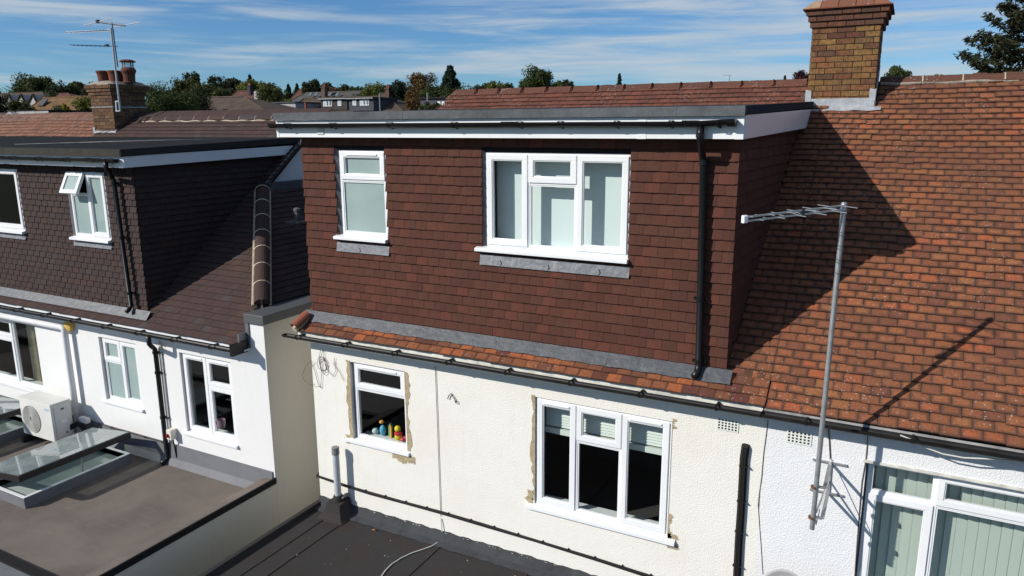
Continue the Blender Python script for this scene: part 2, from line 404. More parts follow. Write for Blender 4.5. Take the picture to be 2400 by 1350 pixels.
mat('far_glass', (0.12, 0.15, 0.17), 0.08, spec=0.6); mat('far_curtain', (0.40, 0.45, 0.47), 0.4)
mat('grass_ground', (0.055, 0.065, 0.028), 0.95, var=0.35, vscale=0.3)
M = MATS

# ------------------------------------------------------------------ mesh helpers
class MB:
    def __init__(self): self.v = []; self.f = []; self.uv = None
    def _add(self, vs, fs):
        b = len(self.v); self.v += [tuple(map(float, p)) for p in vs]; self.f += [tuple(i+b for i in f) for f in fs]; return self
    def box(self, x0, x1, y0, y1, z0, z1):
        vs = [(x0, y0, z0), (x1, y0, z0), (x1, y1, z0), (x0, y1, z0), (x0, y0, z1), (x1, y0, z1), (x1, y1, z1), (x0, y1, z1)]
        return self._add(vs, [(0, 3, 2, 1), (4, 5, 6, 7), (0, 1, 5, 4), (1, 2, 6, 5), (2, 3, 7, 6), (3, 0, 4, 7)])
    def obox(self, c, ax, ay, az):
        c, ax, ay, az = (np.array(t, float) for t in (c, ax, ay, az))
        vs = [c+sx*ax+sy*ay+sz*az for sz in (-1, 1) for sx, sy in ((-1, -1), (1, -1), (1, 1), (-1, 1))]
        return self._add(vs, [(0, 3, 2, 1), (4, 5, 6, 7), (0, 1, 5, 4), (1, 2, 6, 5), (2, 3, 7, 6), (3, 0, 4, 7)])
    def bar(self, a, b, w, h, up=(0, 0, 1)):
        a, b = np.array(a, float), np.array(b, float); d = b-a; l = np.linalg.norm(d); d /= l
        s = np.cross(d, np.array(up, float))
        if np.linalg.norm(s) < 1e-6: s = np.array([1., 0, 0])
        s /= np.linalg.norm(s); u = np.cross(s, d)
        return self.obox((a+b)/2, d*l/2, s*w/2, u*h/2)
    def quad(self, *p): return self._add(p, [tuple(range(len(p)))])
    def prism(self, poly, vec):
        n = len(poly); v = np.array(vec, float); p = [np.array(q, float) for q in poly]
        return self._add(p+[q+v for q in p], [tuple(reversed(range(n))), tuple(range(n, 2*n))]+[(i, (i+1) % n, n+(i+1) % n, n+i) for i in range(n)])
    def tube(self, path, r, n=8, caps=True):
        pts = [np.array(p, float) for p in path]; rs = r if hasattr(r, '__len__') else [r]*len(pts)
        vs = []; fs = []; prev = None
        for i, p in enumerate(pts):
            t = (pts[min(i+1, len(pts)-1)]-pts[max(i-1, 0)]); t /= (np.linalg.norm(t)+1e-12)
            if prev is None:
                a = np.array([0, 0, 1.]) if abs(t[2]) < 0.9 else np.array([1., 0, 0])
                s = np.cross(t, a)
            else: s = prev-t*np.dot(prev, t)
            s /= (np.linalg.norm(s)+1e-12); prev = s; u = np.cross(t, s)
            for k in range(n):
                an = 2*math.pi*k/n; vs.append(p+rs[i]*(math.cos(an)*s+math.sin(an)*u))
        for i in range(len(pts)-1):
            for k in range(n):
                a = i*n+k; b = i*n+(k+1) % n; fs.append((a, b, b+n, a+n))
        if caps: fs += [tuple(reversed(range(n))), tuple(range((len(pts)-1)*n, len(pts)*n))]
        return self._add(vs, fs)
    def lathe(self, c, prof, n=16, axis=(0, 0, 1)):
        c = np.array(c, float); ax = np.array(axis, float); ax /= np.linalg.norm(ax)
        a = np.array([1., 0, 0]) if abs(ax[0]) < 0.9 else np.array([0, 1., 0])
        s = np.cross(ax, a); s /= np.linalg.norm(s); u = np.cross(ax, s); vs = []; fs = []
        for r, h in prof:
            for k in range(n):
                an = 2*math.pi*k/n; vs.append(c+ax*h+r*(math.cos(an)*s+math.sin(an)*u))
        for i in range(len(prof)-1):
            for k in range(n):
                p = i*n+k; q = i*n+(k+1) % n; fs.append((p, q, q+n, p+n))
        fs += [tuple(reversed(range(n))), tuple(range((len(prof)-1)*n, len(prof)*n))]
        return self._add(vs, fs)
    def facade(self, x0, x1, z0, z1, y, holes=(), depth=0.1):
        xs = sorted({x0, x1, *[h[0] for h in holes], *[h[1] for h in holes]}); zs = sorted({z0, z1, *[h[2] for h in holes], *[h[3] for h in holes]})
        xs = [x for x in xs if x0 <= x <= x1]; zs = [z for z in zs if z0 <= z <= z1]
        for i in range(len(xs)-1):
            for j in range(len(zs)-1):
                cx, cz = (xs[i]+xs[i+1])/2, (zs[j]+zs[j+1])/2
                if any(h[0] < cx < h[1] and h[2] < cz < h[3] for h in holes): continue
                self.quad((xs[i], y, zs[j]), (xs[i+1], y, zs[j]), (xs[i+1], y, zs[j+1]), (xs[i], y, zs[j+1]))
        for a, b, c, d in holes:
            a, b, c, d = max(a, x0), min(b, x1), max(c, z0), min(d, z1); Y = y+depth
            self.quad((a, y, c), (a, y, d), (a, Y, d), (a, Y, c)); self.quad((b, y, d), (b, y, c), (b, Y, c), (b, Y, d))
            self.quad((a, y, d), (b, y, d), (b, Y, d), (a, Y, d)); self.quad((b, y, c), (a, y, c), (a, Y, c), (b, Y, c))
        return self
    def ring(self, x0, x1, z0, z1, w, y0, y1):
        self.box(x0, x1, y0, y1, z1-w, z1); self.box(x0, x1, y0, y1, z0, z0+w)
        self.box(x0, x0+w, y0, y1, z0+w, z1-w); self.box(x1-w, x1, y0, y1, z0+w, z1-w); return self
    def mesh(self, name, smooth=False):
        me = bpy.data.meshes.new(name); me.from_pydata(self.v, [], self.f)
        if self.uv is not None:
            l = me.uv_layers.new(name='UVMap'); l.data.foreach_set('uv', np.asarray(self.uv, np.float32).ravel())
        if smooth: me.polygons.foreach_set('use_smooth', [True]*len(me.polygons))
        me.update(); return me
    def build(self, name, m, parent=None, smooth=False, bevel=0.0):
        o = bpy.data.objects.new(name, self.mesh(name, smooth)); o.data.materials.append(M[m]); C.objects.link(o)
        if parent is not None: o.parent = parent
        if bevel:
            md = o.modifiers.new('bevel', 'BEVEL'); md.width = bevel; md.segments = 2; md.limit_method = 'ANGLE'
        return o
def tag(o, label=None, cat=None, group=None, kind=None):
    for k, v in (('label', label), ('category', cat), ('group', group), ('kind', kind)):
        if v: o[k] = v
    return o
def thing(name, label, cat, group=None, loc=(0, 0, 0)):
    o = bpy.data.objects.new(name, None); o.empty_display_size = 0.3; o.location = loc; C.objects.link(o)
    return tag(o, label, cat, group)
def plabel(o, s): o['label'] = s; return o

# ------------------------------------------------------------------ tiles
def tile_mesh(name, w, g, t, step, m, camber=0.002, chip=0.0):
    """one plain tile: x across, y up the slope, z away from the roof"""
    Lg = 2*g+0.02; s = step/g; T = step+t*0.7; h = w/2-0.0012
    us = [0, g*0.5, Lg]; xs = [-h, 0, h]; mb = MB(); top = []; bot = []
    for u in us:
        for x in xs:
            e = camber if x == 0 else 0.0
            cu = u+(chip*(0.4 if x > 0 else -0.2) if u == 0 else 0)
            top.append((x, cu, T-s*u+e)); bot.append((x, cu, T-s*u-t))
    n = 9; mb.v = top+[bot[0], bot[1], bot[2], bot[6], bot[7], bot[8]]
    F = [(0, 1, 4, 3), (1, 2, 5, 4), (3, 4, 7, 6), (4, 5, 8, 7), (0, 9, 10, 1), (1, 10, 11, 2), (0, 3, 6, 12, 9), (2, 11, 14, 8, 5)]
    mb.f = F; uv = []
    for f in F:
        for i in f:
            p = mb.v[i]; uv.append((p[0]/w+0.5, min(p[1]/g, 1.6)))
    mb.uv = uv
    me = mb.mesh(name); me.materials.append(M[m]); return me, mb
def frame_matrix(o, ax, au, an):
    mm = Matrix.Identity(4)
    for i in range(3): mm[i][0] = ax[i]; mm[i][1] = au[i]; mm[i][2] = an[i]; mm[i][3] = o[i]
    return mm
def tile_rows(O, ax, au, an, rows, g, w, span, joff=0.0, jit=(0.002, 0.002, 0.006), skip=0.0, sag=None):
    """list of tile matrices; span(r) gives the free x-intervals of course r"""
    O, ax, au, an = (np.array(t, float) for t in (O, ax, au, an)); out = []
    for r in rows:
        off = (0.5*w if r % 2 else 0.0)+joff; wob = random.uniform(-1, 1)*jit[0]
        for a, b in span(r):
            k0 = math.floor((a-off)/w); k1 = math.ceil((b-off)/w)
            for k in range(k0, k1):
                l = max(a, off+k*w); h = min(b, off+(k+1)*w)
                if h-l < 0.028: continue
                cx = (l+h)/2; sx = (h-l)/w
                du = wob+random.gauss(0, jit[1]); dn = abs(random.gauss(0, jit[1]))*0.7
                if skip and random.random() < skip: du -= random.uniform(0.006, 0.022)
                p = O+ax*cx+au*(r*g+du)+an*dn
                if sag is not None: p = p+an*sag(cx, r*g)
                mm = frame_matrix(p, ax, au, an) @ Matrix.Rotation(random.gauss(0, jit[2]), 4, 'Z') @ Matrix.Rotation(random.gauss(0, 0.008), 4, 'Y') @ Matrix.Diagonal((sx, 1, 1, 1))
                out.append(mm)
    return out
def lay_tiles(parent, name, stuffname, variants, mats4, limit=300, size=0.15):
    """the tiles that show largest become parts, the rest one joined part"""
    sc = []
    for mm in mats4:
        p = mm.translation; x, y, w = proj(p)
        vis = -20 < x < 2420 and -20 < y < 1370 and w > 0
        sc.append((1.0/w if vis else 0.0))
    order = sorted(range(len(mats4)), key=lambda i: -sc[i]); n = 0
    rest = []
    for i in order:
        if n < limit and sc[i] > 0:
            me, _ = variants[random.randrange(len(variants))]
            o = bpy.data.objects.new(name, me); C.objects.link(o); o.parent = parent; o.matrix_world = mats4[i]; n += 1
        else: rest.append(mats4[i])
    if rest:
        V = []; Fs = []; U = []
        for mm in rest:
            _, mb = variants[random.randrange(len(variants))]; A = np.array(mm); v = np.array(mb.v) @ A[:3, :3].T+A[:3, 3]
            b = len(V); V += [tuple(q) for q in v]; Fs += [tuple(i+b for i in f) for f in mb.f]; U += mb.uv
        q = MB(); q.v = V; q.f = Fs; q.uv = U
        o = bpy.data.objects.new(stuffname, q.mesh(stuffname)); o.data.materials.append(variants[0][0].materials[0]); C.objects.link(o); o.parent = parent; o['kind'] = 'stuff'
    return n
def minus(a, b, cuts):
    iv = [(a, b)]
    for c, d in cuts:
        nx = []
        for p, q in iv:
            if d <= p or c >= q: nx.append((p, q)); continue
            if c > p: nx.append((p, c))
            if d < q: nx.append((d, q))
        iv = nx
    return iv

def gutter(mb, x0, x1, y, z, r, z1=None, n=8):
    z1 = z if z1 is None else z1; pr = []
    for k in range(n+1):
        a = math.pi*k/n; pr.append((-math.cos(a)*r, -math.sin(a)*r))
    for k in range(n, -1, -1):
        a = math.pi*k/n; pr.append((-math.cos(a)*(r-0.005), -math.sin(a)*(r-0.005)))
    A = [(x0, y+p, z+q) for p, q in pr]; B = [(x1, y+p, z1+q) for p, q in pr]; m_ = len(pr)
    mb._add(A+B, [(i, (i+1) % m_, m_+(i+1) % m_, m_+i) for i in range(m_)])
    for x, zz in ((x0, z), (x1, z1)):        # stop ends
        mb._add([(x, y+p, zz+q) for p, q in pr[:n+1]], [tuple(range(n+1))])
    return mb
def gutter_bracket(mb, x, y, z, r, wall):
    pts = []
    for k in range(9):
        a = math.pi*k/8; pts.append((x, y-math.cos(a)*(r+0.003), z-math.sin(a)*(r+0.003)))
    for a, b in zip(pts, pts[1:]): mb.bar(a, b, 0.006, 0.022, (1, 0, 0))
    mb.box(x-0.0125, x+0.0125, y+r, wall, z-0.07, z+0.004)
    mb.box(x-0.010, x+0.010, y-r-0.004, y+r, z+0.002, z+0.008)

# ------------------------------------------------------------------ windows
def window(parent, x0, x1, z0, z1, y, lights, glass_m='clear_glass', sill=None, vents=(), room='room_dark', room_d=1.5, frost=(), handles=(), label=None, sill_drop=0.03, no_pane=()):
    """uPVC window facing -y; lights: (fx0, fx1, ft, fb, sash?) as fractions from the top left"""
    W, H = x1-x0, z1-z0; fr = MB(); holes = []
    for fx0, fx1, ft, fb, sash in lights:
        a = x0+fx0*W+(0.034 if fx0 < 0.01 else 0.018); b = x0+fx1*W-(0.034 if fx1 > 0.99 else 0.018)
        t = z1-ft*H-(0.034 if ft < 0.01 else 0.018); c = z1-fb*H+(0.034 if fb > 0.99 else 0.018)
        holes.append((a, b, c, t))
    fr.facade(x0, x1, z0, z1, y, holes, 0.06)
    fr.quad((x0, y, z0), (x0, y, z1), (x0, y+0.06, z1), (x0, y+0.06, z0)); fr.quad((x1, y, z1), (x1, y, z0), (x1, y+0.06, z0), (x1, y+0.06, z1))
    fr.quad((x0, y, z1), (x1, y, z1), (x1, y+0.06, z1), (x0, y+0.06, z1)); fr.quad((x1, y, z0), (x0, y, z0), (x0, y+0.06, z0), (x1, y+0.06, z0))
    w = fr.build('window', 'white_upvc', parent)
    if label: w['label'] = label
    for i, (L_, h) in enumerate(zip(lights, holes)):
        a, b, c, d = h
        if L_[4] == 'open': continue
        if L_[4]:
            s = MB(); o = 0.012; s.ring(a-o, b+o, c-o, d+o, 0.062, y-0.016, y+0.03); s.ring(a+0.0505, b-0.0505, c+0.0505, d-0.0505, 0.012, y-0.007, y+0.03)
            s.build('sash', 'white_upvc', w, bevel=0.004); g = 0.045
        else:
            s = MB(); s.ring(a, b, c, d, 0.016, y+0.006, y+0.04); s.build('glazing_bead', 'white_upvc', w); g = 0.012
        if i not in no_pane:
            MB().box(a+g, b-g, y+0.022, y+0.03, c+g, d-g).build('pane', 'frosted_glass' if i in frost else glass_m, w)
        if i in vents:
            v = MB(); vx = (a+b)/2; vw = (b-a)*0.36; v.box(vx-vw, vx+vw, y-0.03, y-0.0165, d-0.032, d-0.010); v.build('trickle_vent', 'white_upvc', w, bevel=0.005)
        if i in handles:
            v = MB(); v.box((a+b)/2-0.06, (a+b)/2+0.06, y+0.03, y+0.045, c+0.02, c+0.036); v.build('handle', 'white_upvc', w)
    if sill:
        sl, sr, sy = sill; s = MB()
        s.prism([(sl, y+0.02, z0), (sl, y+0.02, z0-0.032-sill_drop), (sl, sy, z0-0.032-sill_drop), (sl, sy, z0-0.006-sill_drop*0.6)], (sr-sl, 0, 0))
        s.build('sill', 'white_upvc', w, bevel=0.004)
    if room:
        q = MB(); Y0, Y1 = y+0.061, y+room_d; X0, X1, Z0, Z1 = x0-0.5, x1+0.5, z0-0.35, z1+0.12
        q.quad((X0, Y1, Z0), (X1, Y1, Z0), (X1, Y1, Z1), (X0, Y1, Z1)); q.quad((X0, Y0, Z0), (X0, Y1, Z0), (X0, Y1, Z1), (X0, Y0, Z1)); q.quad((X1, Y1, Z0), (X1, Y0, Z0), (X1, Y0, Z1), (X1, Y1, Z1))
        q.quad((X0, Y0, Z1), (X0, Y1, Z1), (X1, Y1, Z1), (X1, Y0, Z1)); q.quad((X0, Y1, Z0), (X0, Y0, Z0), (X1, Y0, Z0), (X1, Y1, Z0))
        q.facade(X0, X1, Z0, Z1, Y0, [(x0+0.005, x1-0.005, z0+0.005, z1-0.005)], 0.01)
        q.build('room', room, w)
        if True:
            b = MB(); b.box(x0+0.01, x1-0.01, y+0.075, y+0.22, z0-0.01, z0+0.012); b.build('inner_sill', 'white_upvc', w)
    return w

# ================================================================== SETTING
def gz(x, y):
    D = math.hypot(x, y); t = min(1, max(0, (D-28)/115)); t = t*t*(3-2*t)
    return -8.2+7.2*t+max(0, D-150)*0.012
def make_ground():
    rs = [0, 6, 12, 18, 25, 32, 40, 50, 60, 72, 85, 100, 120, 145, 180, 240, 330, 480, 800, 1600, 3200]; n = 48; mb = MB()
    mb.v.append((0, 0, gz(0, 0)))
    for r in rs[1:]:
        for k in range(n):
            a = 2*math.pi*k/n; x, y = r*math.cos(a), r*math.sin(a); mb.v.append((x, y, gz(x, y) if r < 500 else gz(0, 500)-(r-500)*0.004))
    for k in range(n): mb.f.append((0, 1+k, 1+(k+1) % n))
    for i in range(len(rs)-2):
        for k in range(n):
            a = 1+i*n+k; b = 1+i*n+(k+1) % n; mb.f.append((a, a+n, b+n, b))
    o = mb.build('ground', 'grass_ground', smooth=True); o['kind'] = 'structure'
make_ground()

TH = rad(37.0); CT, ST = math.cos(TH), math.sin(TH)
AX = (1, 0, 0); AU = (0, CT, ST); AN = (0, -ST, CT)
def roof_m(y): return -2.55+(y-7.5)*ST/CT            # height of the middle / right roof plane
def roof_l(y): return -3.099+(y-7.231)*ST/CT          # left roof plane
GR = 0.1075; WR = 0.1665

# ================================================================== MIDDLE HOUSE
mid = thing('terraced_house', 'cream roughcast house with brown tile-hung dormer, between the white neighbours', 'house', 'terraced houses in the row')
WY = 7.40
CW = (-6.38, -5.465, -4.215, -3.095)     # small window opening x0 x1 z0 z1
BWN = (-3.60, -1.945, -4.50, -3.12)       # large window
wall = MB(); wall.facade(-7.05, -1.0, -8.3, -2.72, WY, [CW, BWN], 0.2); wall.box(-7.05, -1.0, WY+0.21, WY+0.26, -8.3, -2.72) if False else None
wall_o = wall.build('wall', 'cream_roughcast', mid)
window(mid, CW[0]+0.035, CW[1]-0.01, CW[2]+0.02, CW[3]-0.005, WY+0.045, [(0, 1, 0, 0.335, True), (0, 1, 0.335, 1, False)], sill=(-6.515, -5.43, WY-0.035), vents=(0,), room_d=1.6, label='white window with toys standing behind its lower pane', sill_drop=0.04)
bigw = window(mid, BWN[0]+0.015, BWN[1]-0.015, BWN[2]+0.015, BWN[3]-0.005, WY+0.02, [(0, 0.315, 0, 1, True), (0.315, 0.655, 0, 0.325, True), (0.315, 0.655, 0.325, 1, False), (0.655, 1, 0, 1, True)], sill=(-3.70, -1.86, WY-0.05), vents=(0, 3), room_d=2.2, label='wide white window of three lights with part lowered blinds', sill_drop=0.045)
# bare mortar round the replaced windows
def ragged(x0, x1, z0, z1, side, y=WY-0.004, amp=0.03, n=26):
    """thin ragged patch of bare mortar beside an opening; side = which edge is ragged"""
    mb = MB(); A = []; B = []
    for i in range(n+1):
        t = i/n; j = random.uniform(-1, 1)*amp*0.5+amp*0.5*math.sin(t*9+random.random())
        if side in 'lr':
            z = z0+(z1-z0)*t; A.append(((x1 if side == 'l' else x0), y, z)); B.append(((x0+j if side == 'l' else x1+j), y, z))
        else:
            x = x0+(x1-x0)*t; A.append((x, y, z1)); B.append((x, y, z0+j))
    for i in range(n): mb.quad(A[i], A[i+1], B[i+1], B[i])
    return mb
ragged(-6.44, -6.375, -4.20, -3.08, 'l', amp=0.03).build('bare_mortar', 'bare_mortar', mid)
for a in ((-5.47, -5.415, -4.20, -3.10, 'r'), (-5.72, -5.35, -4.37, -4.265, 'b'), (-6.52, -6.44, -4.30, -4.17, 'l')):
    ragged(*a, amp=0.035).build('bare_mortar', 'bare_mortar', mid)
for a in ((-3.635, -3.595, -4.45, -3.10, 'l'), (-3.70, -3.62, -4.56, -4.33, 'l'), (-1.95, -1.915, -4.50, -4.20, 'r'), (-1.95, -1.84, -4.62, -4.44, 'r'), (-1.95, -1.925, -3.2, -3.08, 'r')):
    ragged(*a, amp=0.035).build('bare_mortar', 'bare_mortar', mid)
# eaves: fascia, soffit, gutter
MB().box(-7.16, -1.02, 7.285, 7.305, -2.825, -2.735).build('fascia', 'aged_white_paint', mid)
MB().box(-7.05, -1.02, 7.3055, 7.398, -2.818, -2.80).build('soffit', 'aged_white_paint', mid)
g = MB(); gutter(g, -7.30, -1.02, 7.165, -2.768, 0.046, -2.766); gut = g.build('gutter', 'weathered_black_upvc', mid)
for x in np.arange(-7.05, -1.1, 0.80):
    b = MB(); gutter_bracket(b, x, 7.165, -2.768, 0.046, 7.285); b.build('bracket', 'weathered_black_upvc', gut)
# dormer core
DX0, DX1, DX1B = -7.065, -1.475, -1.315
D1 = (-6.56, -5.735, -1.42, -0.30); D2 = (-4.37, -2.545, -1.42, -0.30)
dm = MB(); dm.facade(DX0, DX1, -2.62, -0.10, 7.535, [D1, D2], 0.12)
dm.quad((DX1, 7.535, -2.62), (DX1B, 11.25, -2.62), (DX1B, 11.25, 0.2), (DX1, 7.535, 0.0)); dm.quad((DX0, 11.25, -2.62), (DX0, 7.535, -2.62), (DX0, 7.535, 0.0), (DX0, 11.25, 0.2))
dorm = dm.build('dormer', 'black_trim', mid)
# flat roof of the dormer
fr = MB()
def slab_skew(mb, xl, xr0, xr1, y0, y1, zt0, zt1, th):
    vs = [(xl, y0, zt0-th), (xr0, y0, zt0-th), (xr1, y1, zt1-th), (xl, y1, zt1-th), (xl, y0, zt0), (xr0, y0, zt0), (xr1, y1, zt1), (xl, y1, zt1)]
    mb._add(vs, [(0, 3, 2, 1), (4, 5, 6, 7), (0, 1, 5, 4), (1, 2, 6, 5), (2, 3, 7, 6), (3, 0, 4, 7)])
slab_skew(fr, -7.33, -1.375, -1.20, 7.305, 11.36, 0.150, 0.285, 0.06)
flat = fr.build('flat_roof', 'roof_felt_top', mid)
xs = [-7.34, -6.38, -5.28, -4.14, -3.02, -2.02, -1.37]
for a, b in zip(xs, xs[1:]):
    u = MB(); u.box(a+0.001, b-0.001, 7.290+random.uniform(-0.002, 0.002), 7.304, 0.078, 0.172); u.prism([(a, 7.290, 0.1725), (a, 7.36, 0.174), (a, 7.36, 0.158), (a, 7.304, 0.158)], (b-a, 0, 0))
    u.build('felt_edge', 'mineral_felt_grey', flat)
u = MB()
for k in range(4):
    t0, t1 = k/4, (k+1)/4; y0, y1 = 7.30+4.0*t0, 7.30+4.0*t1-0.004; xa, xb = -1.372+0.17*t0, -1.372+0.17*t1; za, zb = 0.172+0.135*t0, 0.172+0.135*t1
    u._add([(xa, y0, za-0.085), (xa+0.012, y0, za-0.085), (xb+0.012, y1, zb-0.085), (xb, y1, zb-0.085), (xa, y0, za), (xa+0.012, y0, za), (xb+0.012, y1, zb), (xb, y1, zb)], [(0, 3, 2, 1), (4, 5, 6, 7), (0, 1, 5, 4), (1, 2, 6, 5), (2, 3, 7, 6), (3, 0, 4, 7)])
u.build('felt_side_edge', 'roof_felt_top', flat)
fa = MB(); fa.box(-7.325, -1.385, 7.330, 7.350, -0.136, 0.076); fa.box(-7.328, -7.29, 7.326, 7.352, -0.139, 0.076); fa.box(-2.42, -2.33, 7.326, 7.352, -0.139, 0.076); fa.box(-1.46, -1.380, 7.326, 7.352, -0.139, 0.076)
fa.build('fascia', 'white_upvc', mid)
fs = MB(); fs.prism([(-1.384, 7.352, -0.136), (-1.384+0.152, 10.82, -0.052), (-1.384+0.168, 11.2, 0.20), (-1.384, 7.352, 0.085)], (0.016, 0, 0)); fs.build('side_fascia', 'white_upvc', mid)
MB().quad((-7.32, 7.351, -0.128), (-1.39, 7.351, -0.128), (-1.39, 7.56, -0.124), (-7.32, 7.56, -0.124)).build('soffit', 'white_upvc', mid)
MB().box(-6.635, -6.525, 7.318, 7.329, -0.10, 0.0).build('fascia_vent', 'ac_white', mid, bevel=0.004)
g = MB(); gutter(g, -7.36, -1.86, 7.262, 0.036, 0.056, 0.030); gutter(g, -1.86, -1.45, 7.262, 0.030, 0.056, 0.052); dg = g.build('gutter', 'black_upvc', mid)
for x in (-7.07, -6.32, -5.45, -4.55, -3.72, -3.24, -2.62, -2.06, -1.60):
    b = MB(); gutter_bracket(b, x, 7.262, 0.034, 0.056, 7.330); b.build('bracket', 'black_upvc', dg)
for x0, x1 in ((-3.92, -3.78), (-1.94, -1.80), (-1.52, -1.44)):
    b = MB(); gutter(b, x0, x1, 7.262, 0.040, 0.063); b.build('union', 'black_upvc', dg)
# downpipe with swan neck
px_t = P(1642, 300, y=7.262); px_n = P(1650, 352, y=7.44); px_b = P(1637, 862, y=7.44)
dp = MB(); path = [(px_t[0], 7.262, -0.02), (px_t[0], 7.262, -0.13), (px_t[0]+0.01, 7.29, -0.19), (px_n[0]-0.01, 7.42, -0.29), (px_n[0], 7.445, -0.36), (px_b[0], 7.44, -2.46), (px_b[0], 7.40, -2.53), (px_b[0]-0.02, 7.34, -2.56)]
dp.tube(path, 0.036, 12); pipe = dp.build('downpipe', 'black_upvc', mid, smooth=True)
for z in (-0.10, -0.37, -1.75, -2.42):
    xx = px_n[0]+(px_b[0]-px_n[0])*(-z-0.36)/2.1 if z < -0.3 else px_t[0]; yy = 7.442 if z < -0.3 else 7.262
    c = MB(); c.lathe((xx, yy, z-0.025), [(0.036, 0), (0.043, 0.004), (0.043, 0.046), (0.036, 0.05)], 12)
    if z < -1: c.box(xx-0.07, xx+0.07, yy+0.01, yy+0.035, z-0.015, z+0.015)
    c.build('pipe_collar', 'black_upvc', pipe, smooth=False)
# dormer windows
window(mid, D1[0]+0.075, D1[1]-0.005, D1[2]+0.03, D1[3]-0.0, 7.545, [(0, 1, 0, 0.345, True), (0, 1, 0.345, 1, False)], frost=(0, 1), sill=(-6.575, -5.725, 7.44), vents=(0,), room=None, label='narrow white dormer window with frosted panes')
w2 = window(mid, D2[0]+0.065, D2[1]-0.005, D2[2]+0.03, D2[3]-0.0, 7.545, [(0, 0.312, 0, 1, True), (0.312, 0.652, 0, 0.31, True), (0.312, 0.652, 0.31, 1, False), (0.652, 1, 0, 1, True)], glass_m='tinted_glass', sill=(-4.42, -2.53, 7.44), room='room_pale', room_d=0.6, label='wide white dormer window with pale blind behind the glass')
bl = MB().box(D2[0]+0.10, D2[1]-0.03, 7.745, 7.765, D2[2]+0.0, D2[3]+0.05).build('roller_blind', 'blind_board', None); tag(bl, 'flat white blind hanging behind the wide dormer window', 'blind')
# lead soakers and aprons
for (a, b, c, d) in (D1, D2):
    s = MB(); s.prism([(a+0.018, 7.515, c-0.03), (a+0.07, 7.546, c-0.03), (a+0.07, 7.546, d+0.02), (a+0.018, 7.515, d+0.02)], (-0.004, 0.004, 0)); s.build('lead_soaker', 'lead', mid)
    zt, zb = c-0.075, c-0.195
    k = max(1, round((b-a)/0.6)); wdt = (b-a+0.02)/k
    for i in range(k):
        x0 = a-0.005+i*wdt
        s = MB(); s.prism([(x0, 7.520, zt), (x0, 7.505, zt), (x0, 7.482, zb), (x0, 7.500, zb)], (wdt+0.01, 0.001*i, 0)); s.build('lead_apron', 'lead', mid)
        s2 = MB(); s2.tube([(x0+wdt*0.45, 7.484, zb+0.005), (x0+wdt*0.45+0.02, 7.482, zb+0.03), (x0+wdt*0.45, 7.492, zb+0.07)], 0.004, 5); s2.build('lead_clip', 'roof_lead', mid)
# hung tiles of the dormer
g_h = 0.1115
hv = [tile_mesh('hung_tile', WR, g_h, 0.013, 0.019, 'red_brown_tile', cam_, ch) for cam_, ch in ((0.002, 0), (0.003, 0.003), (0.001, -0.003), (0.0025, 0.002))]
ZB = -2.585
def span_dorm(r):
    zc = ZB+(r+0.5)*g_h; cuts = []
    for a, b, c, d in (D1, D2):
        if c-0.185 < zc < d+0.03: cuts.append((a+0.03, b))
    e = 0.012*math.sin(r*1.9)
    return minus(-7.09+e, -1.438, cuts)
nrow = int((-0.135-ZB)/g_h)+1
tl = tile_rows((0, 7.523, ZB), AX, (0, 0, 1), (0, -1, 0), range(0, nrow), g_h, WR, span_dorm, joff=0.03, jit=(0.0015, 0.0015, 0.004))
# cheek tiles (in shade)
ck = np.array([DX1B-DX1, 11.25-7.535, 0]); ckl = np.linalg.norm(ck); ckd = ck/ckl; ckn = np.array([ckd[1], -ckd[0], 0])
def span_cheek(r):
    z = ZB+r*g_h; yr = 7.5+(z+2.55)*CT/ST; s0 = (yr-7.535)-0.02
    return [(0.0, s0+g_h)] if s0 > 0.1 else []
def cheek_rows(O, d, nrm, rows, span, gg=None):
    gg = gg or g_h
    out = []
    for r in rows:
        for a, b in span(r):
            x = -0.0 if r % 2 else -WR/2
            while x < b:
                l, h = max(x, a), min(x+WR, b); x += WR
                if h-l < 0.03: continue
                p = np.array(O)+d*(l+h)/2+np.array([0, 0, 1])*(r*gg); out.append(frame_matrix(p, d, (0, 0, 1), nrm) @ Matrix.Diagonal(((h-l)/WR, 1, 1, 1)))
    return out
def span_cheek2(r):
    z = ZB+(r+0.3)*g_h; yr = 7.5+(z+2.55)*CT/ST
    return [(-0.03, yr-7.535+0.02)] if yr > 7.6 else []
tl2 = cheek_rows((DX1+0.004, 7.535, ZB), ckd, ckn, range(0, nrow+1), span_cheek2)
lay_tiles(dorm, 'hung_tile', 'hung_tiles', hv, tl+tl2)
# roof of the middle house: eaves strip, strip by the cheek, strip behind the dormer
ov = [tile_mesh('roof_tile', WR, GR, 0.015, 0.018, 'old_orange_tile', c_, h_) for c_, h_ in ((0.003, 0), (0.002, 0.004), (0.004, -0.004), (0.0025, 0.006))]
ev = [tile_mesh('roof_tile', WR, GR, 0.015, 0.018, 'eaves_orange_tile', c_, h_) for c_, h_ in ((0.003, 0), (0.002, 0.004), (0.004, -0.004))]
bv = [tile_mesh('roof_tile', WR, GR, 0.015, 0.018, 'ridge_red_tile', c_, h_) for c_, h_ in ((0.003, 0), (0.002, 0.004), (0.004, -0.004))]
U0 = -0.312
O_M = np.array([0, 7.5, -2.55])+np.array(AU)*U0
PARTY = -1.0
def sagf(x, u): return 0.012*math.sin(x*1.7+u*0.9)+0.008*math.sin(x*0.6-u*2.1)
sk = MB(); e0 = O_M+np.array(AU)*0.02-np.array(AN)*0.03; top = O_M+np.array(AU)*5.45-np.array(AN)*0.03
def on_roof(x, u, n=0.0): return np.array([x, 0, 0])+O_M+np.array(AU)*(u-U0)+np.array(AN)*n
